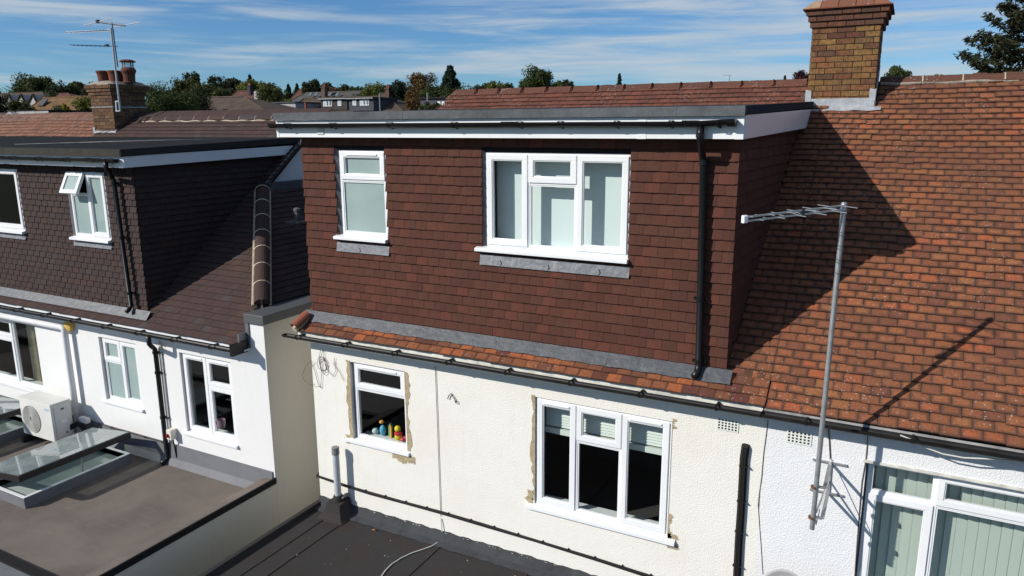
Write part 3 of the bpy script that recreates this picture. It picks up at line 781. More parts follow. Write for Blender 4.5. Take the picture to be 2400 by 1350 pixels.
sk.prism([on_roof(-7.2, -0.29, -0.03), on_roof(-1.0, -0.29, -0.03), on_roof(-1.0, 5.22, -0.03), on_roof(-7.3, 5.22, -0.03)], tuple(-0.04*np.array(AN)))
sk.prism([(-7.3, 11.66, 0.56), (-1.0, 11.66, 0.56), (-1.0, 15.9, -2.6), (-7.3, 15.9, -2.6)], (0, -0.03, -0.04))
roofm = sk.build('roof', 'black_trim', mid)
def cheek_x(u):
    y = 7.5+u*CT; return -1.438+0.162*(y-7.5)/3.7
def span_mid(r):
    u = U0+r*GR
    if u < -0.02: return [(-7.19, PARTY)]
    if u < 4.62: return [(cheek_x(u)-0.02, PARTY)]
    return [(-7.34+0.03*math.sin(r*2.3), -1.27)]
rows_all = range(0, 51)
t_e = tile_rows(O_M, AX, AU, AN, range(0, 3), GR, WR, span_mid, jit=(0.003, 0.003, 0.010))
t_c = tile_rows(O_M, AX, AU, AN, range(3, 46), GR, WR, span_mid, jit=(0.003, 0.003, 0.010), sag=sagf)
t_b = tile_rows(O_M, AX, AU, AN, range(46, 51), GR, WR, span_mid, jit=(0.003, 0.003, 0.010))
lay_tiles(roofm, 'roof_tile', 'roof_tiles', ev, t_e, 120)
lay_tiles(roofm, 'roof_tile', 'roof_tiles', ov, t_c, 60)
lay_tiles(roofm, 'roof_tile', 'roof_tiles', bv, t_b, 120)
# lead apron at the dormer foot, in lengths
xs = [-7.17, -6.25, -5.05, -3.95, -2.75, -1.40]
for i, (a, b) in enumerate(zip(xs, xs[1:])):
    n_ = 14; s = MB(); top_ = []; bot = []
    for k in range(n_+1):
        x = a+(b-a+0.03)*k/n_; wv = 0.004*math.sin(k*1.7+i)
        top_.append(on_roof(x, 0.03, 0.062+0.0015*i+wv*0.5)); bot.append(on_roof(x, -0.135+wv, 0.036+0.0015*i+wv))
    for k in range(n_): s.quad(bot[k], bot[k+1], top_[k+1], top_[k])
    for k in range(n_): s.quad(bot[k]-np.array(AN)*0.006, bot[k+1]-np.array(AN)*0.006, bot[k+1], bot[k])
    s.build('lead_apron', 'roof_lead', mid, smooth=False)
# half round bonnet tile and flaunching at the left verge
q = MB(); p0 = P(690, 768, y=7.20); p1 = P(722, 738, y=7.42); d = (p1-p0)/np.linalg.norm(p1-p0); side = np.cross(d, (0, 0, 1)); side /= np.linalg.norm(side); upv = np.cross(side, d)
A = []; Bq = []
for rr in (0.078, 0.064):
    for k in range(9):
        a = math.pi*k/8; A.append(p0+rr*(math.cos(a)*side+math.sin(a)*upv)); Bq.append(p1+rr*(math.cos(a)*side+math.sin(a)*upv))
q.v = [tuple(v) for v in A+Bq]
for k in range(8): q.f += [(k, k+1, 19+k, 18+k), (10+k, 9+k, 27+k, 28+k), (k, 9+k, 10+k, k+1), (18+k, 19+k, 28+k, 27+k)]
q.build('bonnet_tile', 'terracotta', roofm)
q = MB(); q.tube([p0+np.array([0, 0, -0.03]), p0*0.5+p1*0.5+np.array([0, 0, -0.03]), p1+np.array([0, 0, -0.03])], [0.045, 0.055, 0.05], 7); q.build('mortar_bed', 'cream_mortar', roofm)
# ridge of the middle house
def ridge_run(parent, xs, y, z, r, m_, mort, flat_=False, kick=0.0, name='ridge_tile'):
    for a, b in zip(xs, xs[1:]):
        q = MB(); n = 8; A = []; B = []; dz = random.uniform(-0.004, 0.004); k0 = kick
        for k in range(n+1):
            an = math.pi*(0.10+0.80*k/n); c_, s_ = -math.cos(an)*r, math.sin(an)*r
            if flat_: s_ = r*(1-abs(1-2*k/n))*0.95; c_ = r*(2*k/n-1)
            A.append((a+0.004, y+c_, z+s_+dz)); B.append((b-0.004, y+c_, z+s_+dz+k0))
        q._add(A+B, [(k, k+1, n+2+k, n+1+k) for k in range(n)]); q._add(A, [tuple(range(n+1))]); q._add(B, [tuple(reversed(range(n+1)))])
        q.build(name, m_, parent)
        if mort:
            j = MB(); j.tube([(b, y-math.cos(math.pi*(0.1+0.8*k/6))*(r+0.001), z+dz+math.sin(math.pi*(0.1+0.8*k/6))*(r+0.001)) for k in range(7)], 0.012, 5); j.build('ridge_joint', mort, parent)
ridge_run(roofm, np.arange(-7.27, -1.2, 0.455), 11.66, 0.505, 0.125, 'ridge_red_tile', 'dark_terracotta', True, 0.007)

# fixings on the cream wall
for x0, x1, z0, z1, par in ((-1.475, -1.27, -3.10, -2.985, 'm'), (-0.785, -0.565, -3.10, -2.975, 'r')):
    pass
def air_brick(parent, x0, x1, z0, z1, y):
    mb = MB(); holes = []
    for i in range(6):
        for j in range(4):
            cx = x0+(i+0.5)*(x1-x0)/6; cz = z0+(j+0.5)*(z1-z0)/4; holes.append((cx-0.010, cx+0.010, cz-0.010, cz+0.010))
    mb.facade(x0-0.008, x1+0.008, z0-0.008, z1+0.008, y-0.008, holes, 0.05); o = mb.build('air_brick', 'blind_white', parent)
    MB().quad((x0, y+0.035, z0), (x1, y+0.035, z0), (x1, y+0.035, z1), (x0, y+0.035, z1)) ; b = MB().box(x0, x1, y-0.0035, y-0.002, z0, z1); b.build('air_brick_void', 'hole_black', o)
air_brick(mid, -1.475, -1.27, -3.105, -2.985, WY)

# foreground felt roof
FZ = -5.35
kb = MB(); kb.prism([(-7.055, 1.0, FZ-0.3), (-6.985, 1.0, FZ), (-6.995, 1.0, FZ+0.072), (-7.055, 1.0, FZ+0.075)], (0, WY-1.02, 0)); kb.build('felt_kerb', 'old_black_felt', mid)
MB().quad((-7.05, 9.5, -8.3), (-7.05, WY, -8.3), (-7.05, WY, -2.6), (-7.05, 9.5, -2.6)).build('side_wall', 'cream_roughcast', mid)
ff = MB(); ff.box(-7.045, 2.6, 0.5, WY, FZ-0.25, FZ-0.005); ff.build('rear_roof_deck', 'black_trim', mid)
sx = [-6.98, -6.72, -6.42, -4.90, -3.62, -2.35, -1.08, 0.2, 1.5, 2.6]
for i, (a, b) in enumerate(zip(sx, sx[1:])):
    n_ = 12; s = MB(); top_ = []; jr0 = [0.007*math.sin(k*1.1+i*3) for k in range(n_+1)]; jr1 = [0.007*math.sin(k*1.1+(i+1)*3)+0.03 for k in range(n_+1)]
    for k in range(n_+1):
        yy = 0.5+(WY-0.10-0.5)*k/n_
        top_.append(((a+jr0[k], yy, FZ+0.001), (b+jr1[k], yy, FZ+0.012)))
    for k in range(n_):
        s.quad(top_[k][0], top_[k][1], top_[k+1][1], top_[k+1][0])
        s.quad(top_[k][1], (top_[k][1][0], top_[k][1][1], FZ-0.004), (top_[k+1][1][0], top_[k+1][1][1], FZ-0.004), top_[k+1][1])
    s.build('felt_sheet', 'old_black_felt', mid)
# angled upstand of felt against the wall, in lengths
xs = [-7.04, -5.72, -4.55, -3.35, -2.2, -1.0, 0.3, 1.6, 2.6]
for i, (a, b) in enumerate(zip(xs, xs[1:])):
    n_ = 16; s = MB(); R_ = []
    for k in range(n_+1):
        x = a-0.012+(b-a+0.02)*k/n_; w_ = 0.008*math.sin(k*2.1+i)+0.004*math.sin(k*5.3)
        R_.append([(x, WY-0.20+w_, FZ+0.013+0.0005*i), (x, WY-0.10, FZ+0.035), (x, WY-0.028, FZ+0.10+w_*0.6), (x, WY-0.014, FZ+0.125+w_), (x, WY-0.002, FZ+0.125+w_)])
    for k in range(n_):
        for j in range(4): s.quad(R_[k][j], R_[k+1][j], R_[k+1][j+1], R_[k][j+1])
    s.build('felt_upstand', 'upstand_felt', mid)
# flakes of old paint on the top edge of the upstand
pk = MB()
for k in range(30):
    x = random.uniform(-6.2, -1.6); w_ = random.uniform(0.006, 0.035); z = FZ+0.104+random.uniform(0, 0.016); pk.obox((x, WY-0.0235, z), (w_/2, 0, 0), (0, 0.002, 0.0), (0, -0.004, random.uniform(0.004, 0.010)))
pk = pk.build('paint_flakes', 'aged_white_paint', mid); pk['kind'] = 'stuff'
# white chips and dust lying on the felt
dr = MB()
for k in range(45):
    x = random.uniform(-6.6, -1.5); y = WY-0.12-abs(random.gauss(0, 0.75)); s_ = random.choice([0.003, 0.003, 0.004, 0.007]); a = random.uniform(0, 3.1)
    if y < 4.0: continue
    dr.obox((x, y, FZ+0.012), (s_*math.cos(a), s_*math.sin(a), 0), (-0.5*s_*math.sin(a), 0.5*s_*math.cos(a), 0), (0, 0, 0.0025))
dr = dr.build('roof_debris', 'wire_white'); tag(dr, 'pale chips of paint scattered over the black felt roof', 'debris', kind='stuff')

# ================================================================== RIGHT HOUSE
right = thing('terraced_house', 'bright white roughcast house at the right, under the orange tiled roof', 'house', 'terraced houses in the row')
RWN = (-0.055, 2.2, -4.75, -3.165)
w_ = MB(); w_.facade(-1.0, 3.2, -8.3, -2.72, WY-0.006, [RWN], 0.2); w_.build('wall', 'white_roughcast', right)
# right roof
sk = MB(); sk.prism([on_roof(-1.0, -0.29, -0.03), on_roof(3.4, -0.29, -0.03), on_roof(3.4, 5.22, -0.03), on_roof(-1.0, 5.22, -0.03)], tuple(-0.04*np.array(AN)))
sk.prism([(-1.0, 11.66, 0.56), (3.4, 11.66, 0.56), (3.4, 15.9, -2.6), (-1.0, 15.9, -2.6)], (0, -0.03, -0.04))
roofr = sk.build('roof', 'black_trim', right)
def span_r(r):
    u = U0+r*GR; y = 7.5+u*CT
    cuts = []
    if u > 4.50: cuts.append((-1.36, -0.42))
    return minus(PARTY, 3.3, cuts)
t_r = tile_rows(O_M, AX, AU, AN, range(0, 51), GR, WR, span_r, jit=(0.0035, 0.0035, 0.011), skip=0.08, sag=sagf)
lay_tiles(roofr, 'roof_tile', 'roof_tiles', ov, t_r, 300)
ridge_run(roofr, np.arange(-0.36, 3.4, 0.46), 11.64, 0.50, 0.125, 'ridge_red_tile', 'pale_mortar')
mbed = MB(); mbed.tube([(x, 11.535+0.008*math.sin(x*7), 0.525+0.006*math.sin(x*11)) for x in np.arange(-0.40, 3.3, 0.08)], 0.022, 6); mbed.build('mortar_bed', 'flaunching', roofr)
# eaves of the right house
MB().box(-1.018, 3.2, 7.285, 7.303, -2.83, -2.735).build('fascia', 'weathered_black_upvc', right)
g = MB(); gutter(g, -1.018, 3.2, 7.185, -2.762, 0.056, -2.762); gr_ = g.build('gutter', 'weathered_black_upvc', right)
li = MB(); li.box(-1.0, 3.2, 7.238, 7.250, -2.772, -2.742); li.build('gutter_lip', 'old_grey_gutter', gr_)
for x in np.arange(-0.6, 3.1, 0.9):
    b = MB(); gutter_bracket(b, x, 7.185, -2.762, 0.056, 7.285); b.build('bracket', 'weathered_black_upvc', gr_)
MB().box(-1.0, 3.2, 7.304, WY-0.008, -2.82, -2.80).build('soffit', 'weathered_black_upvc', right)
air_brick(right, -0.785, -0.565, -3.105, -2.98, WY-0.006)
# window with vertical blinds
rw = window(right, RWN[0]+0.02, RWN[1]-0.01, RWN[2]+0.02, RWN[3]-0.005, WY+0.065, [(0, 0.262, 0, 0.215, False), (0.262, 1, 0, 0.215, True), (0, 0.262, 0.215, 1, True), (0.262, 1, 0.215, 1, False)], sill=(-0.1, 2.3, WY-0.05), room='room_pale', room_d=0.9, label='wide white window with hanging vertical blinds')
MB().box(RWN[0]-0.03, RWN[1]+0.03, WY-0.022, WY-0.0075, RWN[3]-0.006, RWN[3]+0.020).build('head_trim', 'aged_white_paint', right)
vb = thing('vertical_blind', 'pale green vertical blind behind the wide window of the white house', 'blind')
x = RWN[0]+0.0
while x < RWN[1]:
    s = MB(); s.obox((x+0.045, WY+0.24, (RWN[2]+RWN[3])/2), (0.0445, 0.010, 0), (-0.0004, 0.0018, 0), (0, 0, 0.80)); s.build('slat', 'vertical_blind', vb); x += 0.0905
MB().box(RWN[0], RWN[1], WY+0.19, WY+0.25, RWN[3]+0.02, RWN[3]+0.06).build('headrail', 'white_upvc', vb)

# ---- chimney of the right house
def brick_wall(parent, O, d, nrm, L_, courses, m_, h=0.065, joint=0.010, blen=0.215, off=0.0, proud=0.006, wob=0.002, name='brick', z0=0.0):
    """bricks of one face as parts; O = low left corner of the face, d = along, nrm = outward"""
    O, d, nrm = (np.array(t, float) for t in (O, d, nrm))
    for c in courses:
        x = -((c % 2)*0.5*(blen+joint))-off
        while x < L_:
            l = max(x, 0.0); r_ = min(x+blen, L_); x += blen+joint
            if r_-l < 0.03: continue
            p = O+d*(l+r_)/2+np.array([0, 0, z0+c*(h+joint)+h/2])+nrm*(proud/2-0.022+random.uniform(-wob, wob))
            o = bpy.data.objects.new(name, BRICK[m_]); C.objects.link(o); o.parent = parent
            o.matrix_world = frame_matrix(p, d, nrm, (0, 0, 1)) @ Matrix.Rotation(random.gauss(0, 0.006), 4, 'Y') @ Matrix.Diagonal((r_-l, 0.05, h, 1))
BRICK = {}
for k in ('stock_brick', 'corbel_brick', 'london_brick'):
    mb = MB(); b_ = 0.03
    mb.box(-0.5, 0.5, -0.5, 0.5, -0.5, 0.5)
    me = mb.mesh('brick'); me.materials.append(M[k]); BRICK[k] = me
CX0, CX1, CY0, CY1 = -1.285, -0.455, 11.17, 12.05
cb = MB(); cb.box(CX0+0.012, CX1-0.012, CY0+0.012, CY1-0.012, -0.3, 1.45)
chim = cb.build('chimney', 'mortar', right)
nco = 11; z_b = 0.365
for c in range(-2, nco): pass
brick_wall(chim, (CX0, CY0, z_b-0.15), (1, 0, 0), (0, -1, 0), CX1-CX0, range(0, nco+3), 'stock_brick', off=0.02)
brick_wall(chim, (CX1, CY0, z_b-0.15), (0, 1, 0), (1, 0, 0), CY1-CY0, range(0, nco+3), 'stock_brick', off=0.06)
zc = z_b-0.15+(nco+3)*0.075
for i, e in enumerate((0.028, 0.055, 0.082)):
    cc = MB(); cc.box(CX0-e+0.012, CX1+e-0.012, CY0-e+0.012, CY1+e-0.012, zc+i*0.075-0.003, zc+(i+1)*0.075-0.003); cc.build('corbel', 'mortar', chim)
    brick_wall(chim, (CX0-e, CY0-e, zc+i*0.075), (1, 0, 0), (0, -1, 0), CX1-CX0+2*e, range(i, i+1), 'corbel_brick', z0=-i*0.075)
    brick_wall(chim, (CX1+e, CY0-e, zc+i*0.075), (0, 1, 0), (1, 0, 0), CY1-CY0+2*e, range(i, i+1), 'corbel_brick', z0=-i*0.075)
zt = zc+0.225; e = 0.125
t_ = MB(); t_.box(CX0-e, CX1+e, CY0-e, CY1+e, zt-0.004, zt+0.010); t_.build('tile_creasing', 'dark_terracotta', chim)
k = 5; wk = (CX1-CX0+2*e-0.02)/k
for i in range(k):
    a = CX0-e+0.01+i*wk; ins = 0.13
    l = a+(ins if i == 0 else 0)*0.9; r_ = a+wk-(ins if i == k-1 else 0)*0.9
    q = MB(); q._add([(a, CY0-e+0.01, zt+0.0105), (a+wk-0.008, CY0-e+0.01, zt+0.0105), (r_-0.008, CY0-e+0.17, zt+0.125), (l, CY0-e+0.17, zt+0.125), (a, CY1+e-0.01, zt+0.0105), (a+wk-0.008, CY1+e-0.01, zt+0.0105), (r_-0.008, CY1+e-0.17, zt+0.125), (l, CY1+e-0.17, zt+0.125)], [(0, 1, 2, 3), (5, 4, 7, 6), (3, 2, 6, 7), (1, 5, 6, 2), (4, 0, 3, 7)]); q.build('capping_tile', 'capping_clay', chim)
# lead round the chimney foot
l_ = MB(); l_.prism([(CX0-0.02, CY0-0.02, 0.17), (CX1+0.02, CY0-0.02, 0.17), (CX1+0.02, CY0-0.02, 0.335), (CX0-0.02, CY0-0.02, 0.335)], (0, 0.016, 0)); l_.build('lead_apron', 'bright_lead', chim)
l_ = MB(); pts_t = []; pts_b = []
for i in range(13):
    x = CX0-0.06+(CX1-CX0+0.16)*i/12; pts_t.append((x, CY0-0.022, 0.225)); pts_b.append((x, CY0-0.13+0.008*math.sin(i*2.2), roof_m(CY0-0.13)+0.055+0.006*math.sin(i*1.7)))
for i in range(12): l_.quad(pts_b[i], pts_b[i+1], pts_t[i+1], pts_t[i])
l_.build('lead_skirt', 'bright_lead', chim)
for sx_ in (CX0-0.02, CX1-0.055):
    l_ = MB(); l_.prism([(sx_, CY0-0.024, 0.30), (sx_+0.075, CY0-0.024, 0.30), (sx_+0.075, CY0-0.024, 0.44), (sx_, CY0-0.024, 0.46)], (0, 0.012, 0)); l_.build('lead_cover', 'bright_lead', chim)
l_ = MB()
for i in range(5):
    y0 = CY0-0.02+i*0.11; l_.prism([(CX1+0.012, y0, roof_m(y0)+0.02), (CX1+0.012, y0+0.11, roof_m(y0+0.11)+0.02), (CX1+0.012, y0+0.11, roof_m(y0+0.11)+0.17), (CX1+0.012, y0, roof_m(y0+0.11)+0.17)], (0.012, 0, 0))
l_.build('stepped_flashing', 'bright_lead', chim)

GRL = 0.122; WRL = 0.178; g_l = 0.1005
# ================================================================== LEFT HOUSE
left = thing('terraced_house', 'smooth white rendered house at the left with dark tile-hung dormer', 'house', 'terraced houses in the row')
LY = 7.4
FWN = (-9.805, -8.670, -4.795, -3.45); MWN = (-11.815, -10.845, -4.60, -3.458); GWN = (-16.082, -13.647, -4.78, -3.486)
w_ = MB(); w_.facade(-19.681, -8.21, -9.334, -3.036, LY, [FWN, MWN, GWN], 0.2); w_.facade(-8.21, -7.928, -9.334, -2.772, LY, [], 0.2)
w_.build('wall', 'smooth_white_render', left)
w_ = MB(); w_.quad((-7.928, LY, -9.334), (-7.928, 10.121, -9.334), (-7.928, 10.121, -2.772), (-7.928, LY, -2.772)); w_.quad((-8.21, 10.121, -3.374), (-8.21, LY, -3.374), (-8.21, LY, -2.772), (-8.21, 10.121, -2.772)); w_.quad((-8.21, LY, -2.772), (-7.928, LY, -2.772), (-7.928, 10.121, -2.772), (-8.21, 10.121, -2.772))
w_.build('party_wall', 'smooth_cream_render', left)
MB().box(-7.923, -7.917, 7.409, 7.418, -5.792, -3.599) if False else None
cp_ = MB(); cp_.box(-8.266, -7.878, LY-0.045, 10.121, -2.771, -2.637); cp_.build('coping', 'grey_metal_coping', left, bevel=0.006)
l_ = MB(); l_.box(-8.277, -8.21, LY-0.02, LY+0.03, -3.149, -2.778); l_.box(-8.294, -8.26, LY-0.16, LY+0.02, -3.149, -2.924); l_.build('lead_stop', 'lead', left)
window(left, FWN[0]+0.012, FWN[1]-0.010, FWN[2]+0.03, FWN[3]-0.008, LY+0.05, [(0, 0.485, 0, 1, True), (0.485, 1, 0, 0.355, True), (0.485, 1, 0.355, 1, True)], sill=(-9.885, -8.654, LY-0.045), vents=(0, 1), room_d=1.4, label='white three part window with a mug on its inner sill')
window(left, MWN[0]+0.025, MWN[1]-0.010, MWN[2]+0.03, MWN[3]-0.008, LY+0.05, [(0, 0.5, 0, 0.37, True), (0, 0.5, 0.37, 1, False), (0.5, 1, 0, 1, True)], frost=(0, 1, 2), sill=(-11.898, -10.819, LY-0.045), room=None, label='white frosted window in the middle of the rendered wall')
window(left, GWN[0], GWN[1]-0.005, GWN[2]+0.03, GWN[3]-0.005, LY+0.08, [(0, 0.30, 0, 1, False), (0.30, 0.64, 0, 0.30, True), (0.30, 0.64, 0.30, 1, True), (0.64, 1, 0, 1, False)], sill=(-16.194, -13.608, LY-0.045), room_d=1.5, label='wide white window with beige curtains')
for x0, x1, y0 in ((-14.462, -14.192, 7.692), (-13.9, -13.686, 7.67)):
    c = MB(); pts = []
    n_ = 22
    for i in range(n_+1):
        x = x0+(x1-x0)*i/n_; pts.append((x, y0+0.022*math.sin(i*1.45)))
    for i in range(n_):
        c.quad((pts[i][0], pts[i][1], -4.836), (pts[i+1][0], pts[i+1][1], -4.836), (pts[i+1][0], pts[i+1][1], -3.43), (pts[i][0], pts[i][1], -3.43))
    o = c.build('curtain', 'curtain_beige', None, smooth=True); tag(o, 'beige curtain at the %s edge of the left window behind the air conditioner' % ('left' if x0 < -14.058 else 'right'), 'curtain', 'beige curtains')
# extension roof of the left house
EZ = -5.409
ex = MB(); ex.box(-19.118, -7.928, 1.0, LY, EZ-0.5, EZ); exo = ex.build('extension_roof', 'taupe_fibreglass', left)
k_ = MB(); k_.prism([(-8.322, 4.386, EZ), (-8.165, 4.386, -5.201), (-7.934, 4.386, -5.162), (-7.934, 4.386, EZ-0.1)], (0, LY-4.386-0.02, 0)); k_.build('kerb', 'taupe_fibreglass', left)
t_ = MB(); t_.box(-7.931, -7.906, 2.249, LY-0.001, -5.241, -5.148); t_.build('edge_trim', 'black_trim', left)
k_ = MB(); k_.box(-21, -7.934, 4.42, 4.532, EZ-0.1, EZ+0.065); k_.build('front_trim', 'black_trim', left)
k_ = MB(); k_.box(-21, -7.934, 1.0, 4.42, EZ-0.2, EZ+0.03); k_.build('front_ledge', 'grey_upstand', left)
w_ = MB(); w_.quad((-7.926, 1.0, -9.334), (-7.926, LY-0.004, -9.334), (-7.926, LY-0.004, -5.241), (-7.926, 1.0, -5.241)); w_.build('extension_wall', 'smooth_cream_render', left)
u_ = MB(); u_.prism([(-21, LY-0.11, EZ+0.002), (-21, LY-0.035, EZ+0.10), (-21, LY-0.018, -5.065), (-21, LY-0.002, -5.065), (-21, LY-0.002, EZ+0.002)], (21-8.21, 0, 0)); u_.prism([(-8.21, LY-0.11, EZ+0.002), (-8.21, LY-0.035, EZ+0.10), (-8.21, LY-0.018, -5.065), (-8.21, LY-0.002, -5.065), (-8.21, LY-0.002, EZ+0.002)], (0.243, 0, 0)); u_.build('upstand', 'grey_upstand', left)
# eaves
MB().box(-21, -8.277, 7.259, 7.282, -3.19, -3.098).build('fascia', 'white_upvc', left)
MB().box(-21, -8.221, 7.283, LY-0.002, -3.185, -3.165).build('soffit', 'white_upvc', left)
g = MB(); gutter(g, -17, -8.243, 7.136, -3.126, 0.056, -3.117); lg = g.build('gutter', 'black_upvc', left)
for x in np.arange(-15.295, -8.322, 0.82):
    b = MB(); gutter_bracket(b, x, 7.136, -3.123, 0.056, 7.259); b.build('bracket', 'black_upvc', lg)
b = MB(); b.box(-8.277, -8.226, 7.068, 7.355, -3.205, -3.036); b.build('stop_end', 'black_upvc', lg)
# roof of the left house: main slope, hip slope, gablet
O_L = np.array([0, 7.231, -3.099])
def on_l(x, u, n=0.0): return O_L+np.array([x, 0, 0])+np.array(AU)*u+np.array(AN)*n
RIDY = 11.617; UL = (RIDY-7.231)/CT
hipx = lambda y: -8.427-(y-7.866)*0.9457            # plan line of the hip
sk = MB()
sk.prism([on_l(-16.981, 0.02, -0.03), on_l(-8.255, 0.02, -0.03), on_l(-8.26, 0.19, -0.03), on_l(-8.26, (7.69-7.231)/CT, -0.03), on_l(-10.29, (9.975-7.231)/CT, -0.03), on_l(-10.346, UL, -0.03), on_l(-16.981, UL, -0.03)], tuple(-0.04*np.array(AN)))
sk.prism([(-16.981, RIDY+0.01, 0.19), (-10.346, RIDY+0.01, 0.19), (-10.346, 15.969, -3.093), (-16.981, 15.969, -3.093)], (0, -0.03, -0.04))
roofl = sk.build('roof', 'black_trim', left)
LDX = -10.538
def span_l(r):
    u = r*GRL; y = 7.231+u*CT
    hx = hipx(y)-0.05 if y < 9.975 else -10.268
    if y < 7.422: hx = min(hx, -8.277)
    if u < 0.13: return [(-19.118, -8.277)]
    if y < 7.456: return [(-16.869, hx)]
    if y < 10.864: return [(LDX-0.03, hx)] if hx > LDX else []
    return [(-16.869, -10.268)]
dv = [tile_mesh('roof_tile', WRL, GRL, 0.012, 0.014, 'dark_brown_tile', c_, h_) for c_, h_ in ((0.001, 0), (0.002, 0.003), (0.0015, -0.003))]
t_l = tile_rows(O_L, AX, AU, AN, range(0, int(UL/GRL)+1), GRL, WRL, span_l, jit=(0.002, 0.002, 0.006))
lay_tiles(roofl, 'roof_tile', 'roof_tiles', dv, t_l, 300)
# hip slope, facing +x
HA = math.atan2(1.49, 1.869); hu = np.array([-math.cos(HA), 0, math.sin(HA)]); hn = np.array([math.sin(HA), 0, math.cos(HA)]); hx_ = np.array([0, 1, 0.])
H0 = np.array([-8.19, 0, -2.81])
def on_h(y, u, n=0.0): return H0+hx_*y+hu*u+hn*n
sk = MB(); Lh = (10.346-8.19)/math.cos(HA)
sk.prism([on_h(7.62, 0, -0.03), on_h(11.808, 0, -0.03), on_h(11.808, Lh, -0.03), on_h(9.9, Lh, -0.03)], tuple(-0.04*hn)); hipo = sk.build('hip_roof', 'black_trim', left)
def span_h(r):
    u = r*GRL; x = -8.19-u*math.cos(HA); y = 7.866+(-8.427-x)/0.9457
    return [(y+0.06, 11.696)]
t_h = tile_rows(H0, hx_, hu, hn, range(0, int(Lh/GRL)), GRL, WRL, span_h, jit=(0.002, 0.002, 0.006))
lay_tiles(hipo, 'hip_tile', 'hip_tiles', dv, t_h, 0)
# hip tiles
hp0 = np.array([-8.35, 7.80, -2.61]); hp1 = np.array([-10.22, 9.775, -1.12]); hd = hp1-hp0; hl = np.linalg.norm(hd); hd /= hl; hs = np.cross(hd, (0, 0, 1)); hs /= np.linalg.norm(hs); hu2 = np.cross(hs, hd)
nh = 7
for i in range(nh):
    a = hp0+hd*hl*i/nh; b = hp0+hd*hl*(i+1)/nh-hd*0.012; q = MB(); A = []; B = []
    for k in range(11):
        an = math.pi*k/10; A.append(a+0.120*(math.cos(an)*hs+math.sin(an)*hu2*0.9)); B.append(b+0.120*(math.cos(an)*hs+math.sin(an)*hu2*0.9))
    q._add(A+B, [(k, k+1, 12+k, 11+k) for k in range(10)]); q._add(A, [tuple(range(11))]); q.build('hip_ridge_tile', 'dark_brown_tile', hipo, smooth=False)
    j = MB(); j.tube([b+hd*0.006+0.122*(math.cos(math.pi*k/8)*hs+math.sin(math.pi*k/8)*hu2*0.9) for k in range(9)], 0.011, 5); j.build('hip_joint', 'cream_mortar', hipo)
bd = MB()
for s_ in (-1, 1):
    pts = [hp0+hd*hl*t+hs*(s_*-0.120)+np.array([0, 0, -0.012+0.004*math.sin(t*60)]) for t in np.linspace(0, 1, 30)]; bd.tube(pts, 0.030 if s_ > 0 else 0.022, 6)
bd.build('mortar_bed', 'pale_mortar', hipo)
ho = MB(); ho.bar(hp0-hd*0.02, hp0-hd*0.10, 0.03, 0.01); ho.bar(hp0-hd*0.02+hu2*0.0, hp0-hd*0.02+hu2*0.13, 0.03, 0.01); ho.build('hip_iron', 'lead', hipo)
# gablet: white triangle above the hip
gx = -10.346; y0 = 9.896; z0 = roof_l(10.009)-0.02
gq = MB(); gq.prism([(gx-0.06, 10.065, z0), (gx-0.06, 13.045, z0), (gx-0.06, 11.617, 0.15)], (0.02, 0, 0)); gq.build('gablet_wall', 'smooth_white_render', left)
gq = MB(); gq.box(gx-0.035, gx+0.10, 9.975, 12.596, z0-0.16, z0+0.02); gq.build('lead_apron', 'roof_lead', left)
gq = MB(); pA = on_l(gx-0.02, (9.975-7.231)/CT, -0.03); pB = on_l(gx-0.02, UL, -0.03); gq.prism([pA, pB, pB+np.array(AN)*0.05, pA+np.array(AN)*0.05], (0.06, 0, 0)); gq.build('verge', 'lead', left)
vp = MB(); vb0 = P(697, 503, x=-9.165); vp.lathe(vb0+np.array([0, 0, -0.10]), [(0.05, -0.1), (0.05, 0.16), (0.065, 0.165), (0.065, 0.20), (0.03, 0.22)], 10); vp.box(vb0[0]-0.16, vb0[0]+0.14, vb0[1]-0.16, vb0[1]+0.14, vb0[2]-0.13, vb0[2]-0.11); vp.build('roof_vent', 'ac_dark', left)
# ridge of the left house
ridge_run(roofl, np.arange(-15.801+0.0, -10.29, 0.4645), RIDY, 0.105, 0.135, 'dark_brown_tile', 'pale_mortar')
mb_ = MB(); mb_.tube([(x, RIDY-0.125+0.008*math.sin(x*9), 0.115+0.008*math.sin(x*13)) for x in np.arange(-15.632, -10.346, 0.07)], 0.022, 5); mb_.build('mortar_bed', 'pale_mortar', roofl)
# left dormer
DYL = 7.473
def L_(px, py, y=DYL): return P(px, py, y=y)
LD2 = (float(L_(171, 545)[0]), float(L_(260.5, 560)[0]), -1.80, -0.70); LD1 = (-15.632, float(L_(61, 555)[0]), -1.80, -0.70)
ft_top = float(P(287, 352, y=7.231)[2])
dm = MB(); dm.facade(-20.5, LDX-0.035, -2.991, ft_top-0.12, DYL+0.035, [LD1, LD2], 0.12); dm.quad((LDX-0.035, DYL+0.035, -2.991), (LDX-0.035, 11.0, -2.991), (LDX-0.035, 11.0, ft_top-0.02), (LDX-0.035, DYL+0.035, ft_top-0.12))
dorl = dm.build('dormer', 'black_trim', left)
FLZ = -0.135        # underside of the fascia
ps = P(293, 393.7, y=7.276); FLB = ps[2]
ft = P(287, 352, y=7.231)[2]
fr = MB(); fr._add([(-21, 7.242, ft-0.01), (LDX+0.10, 7.242, ft-0.01), (LDX+0.10, 11.08, ft+0.125), (-21, 11.08, ft+0.125), (-21, 7.242, ft-0.07), (LDX+0.10, 7.242, ft-0.07), (LDX+0.10, 11.08, ft+0.065), (-21, 11.08, ft+0.065)], [(0, 1, 2, 3), (7, 6, 5, 4), (0, 4, 5, 1), (1, 5, 6, 2), (2, 6, 7, 3), (3, 7, 4, 0)])
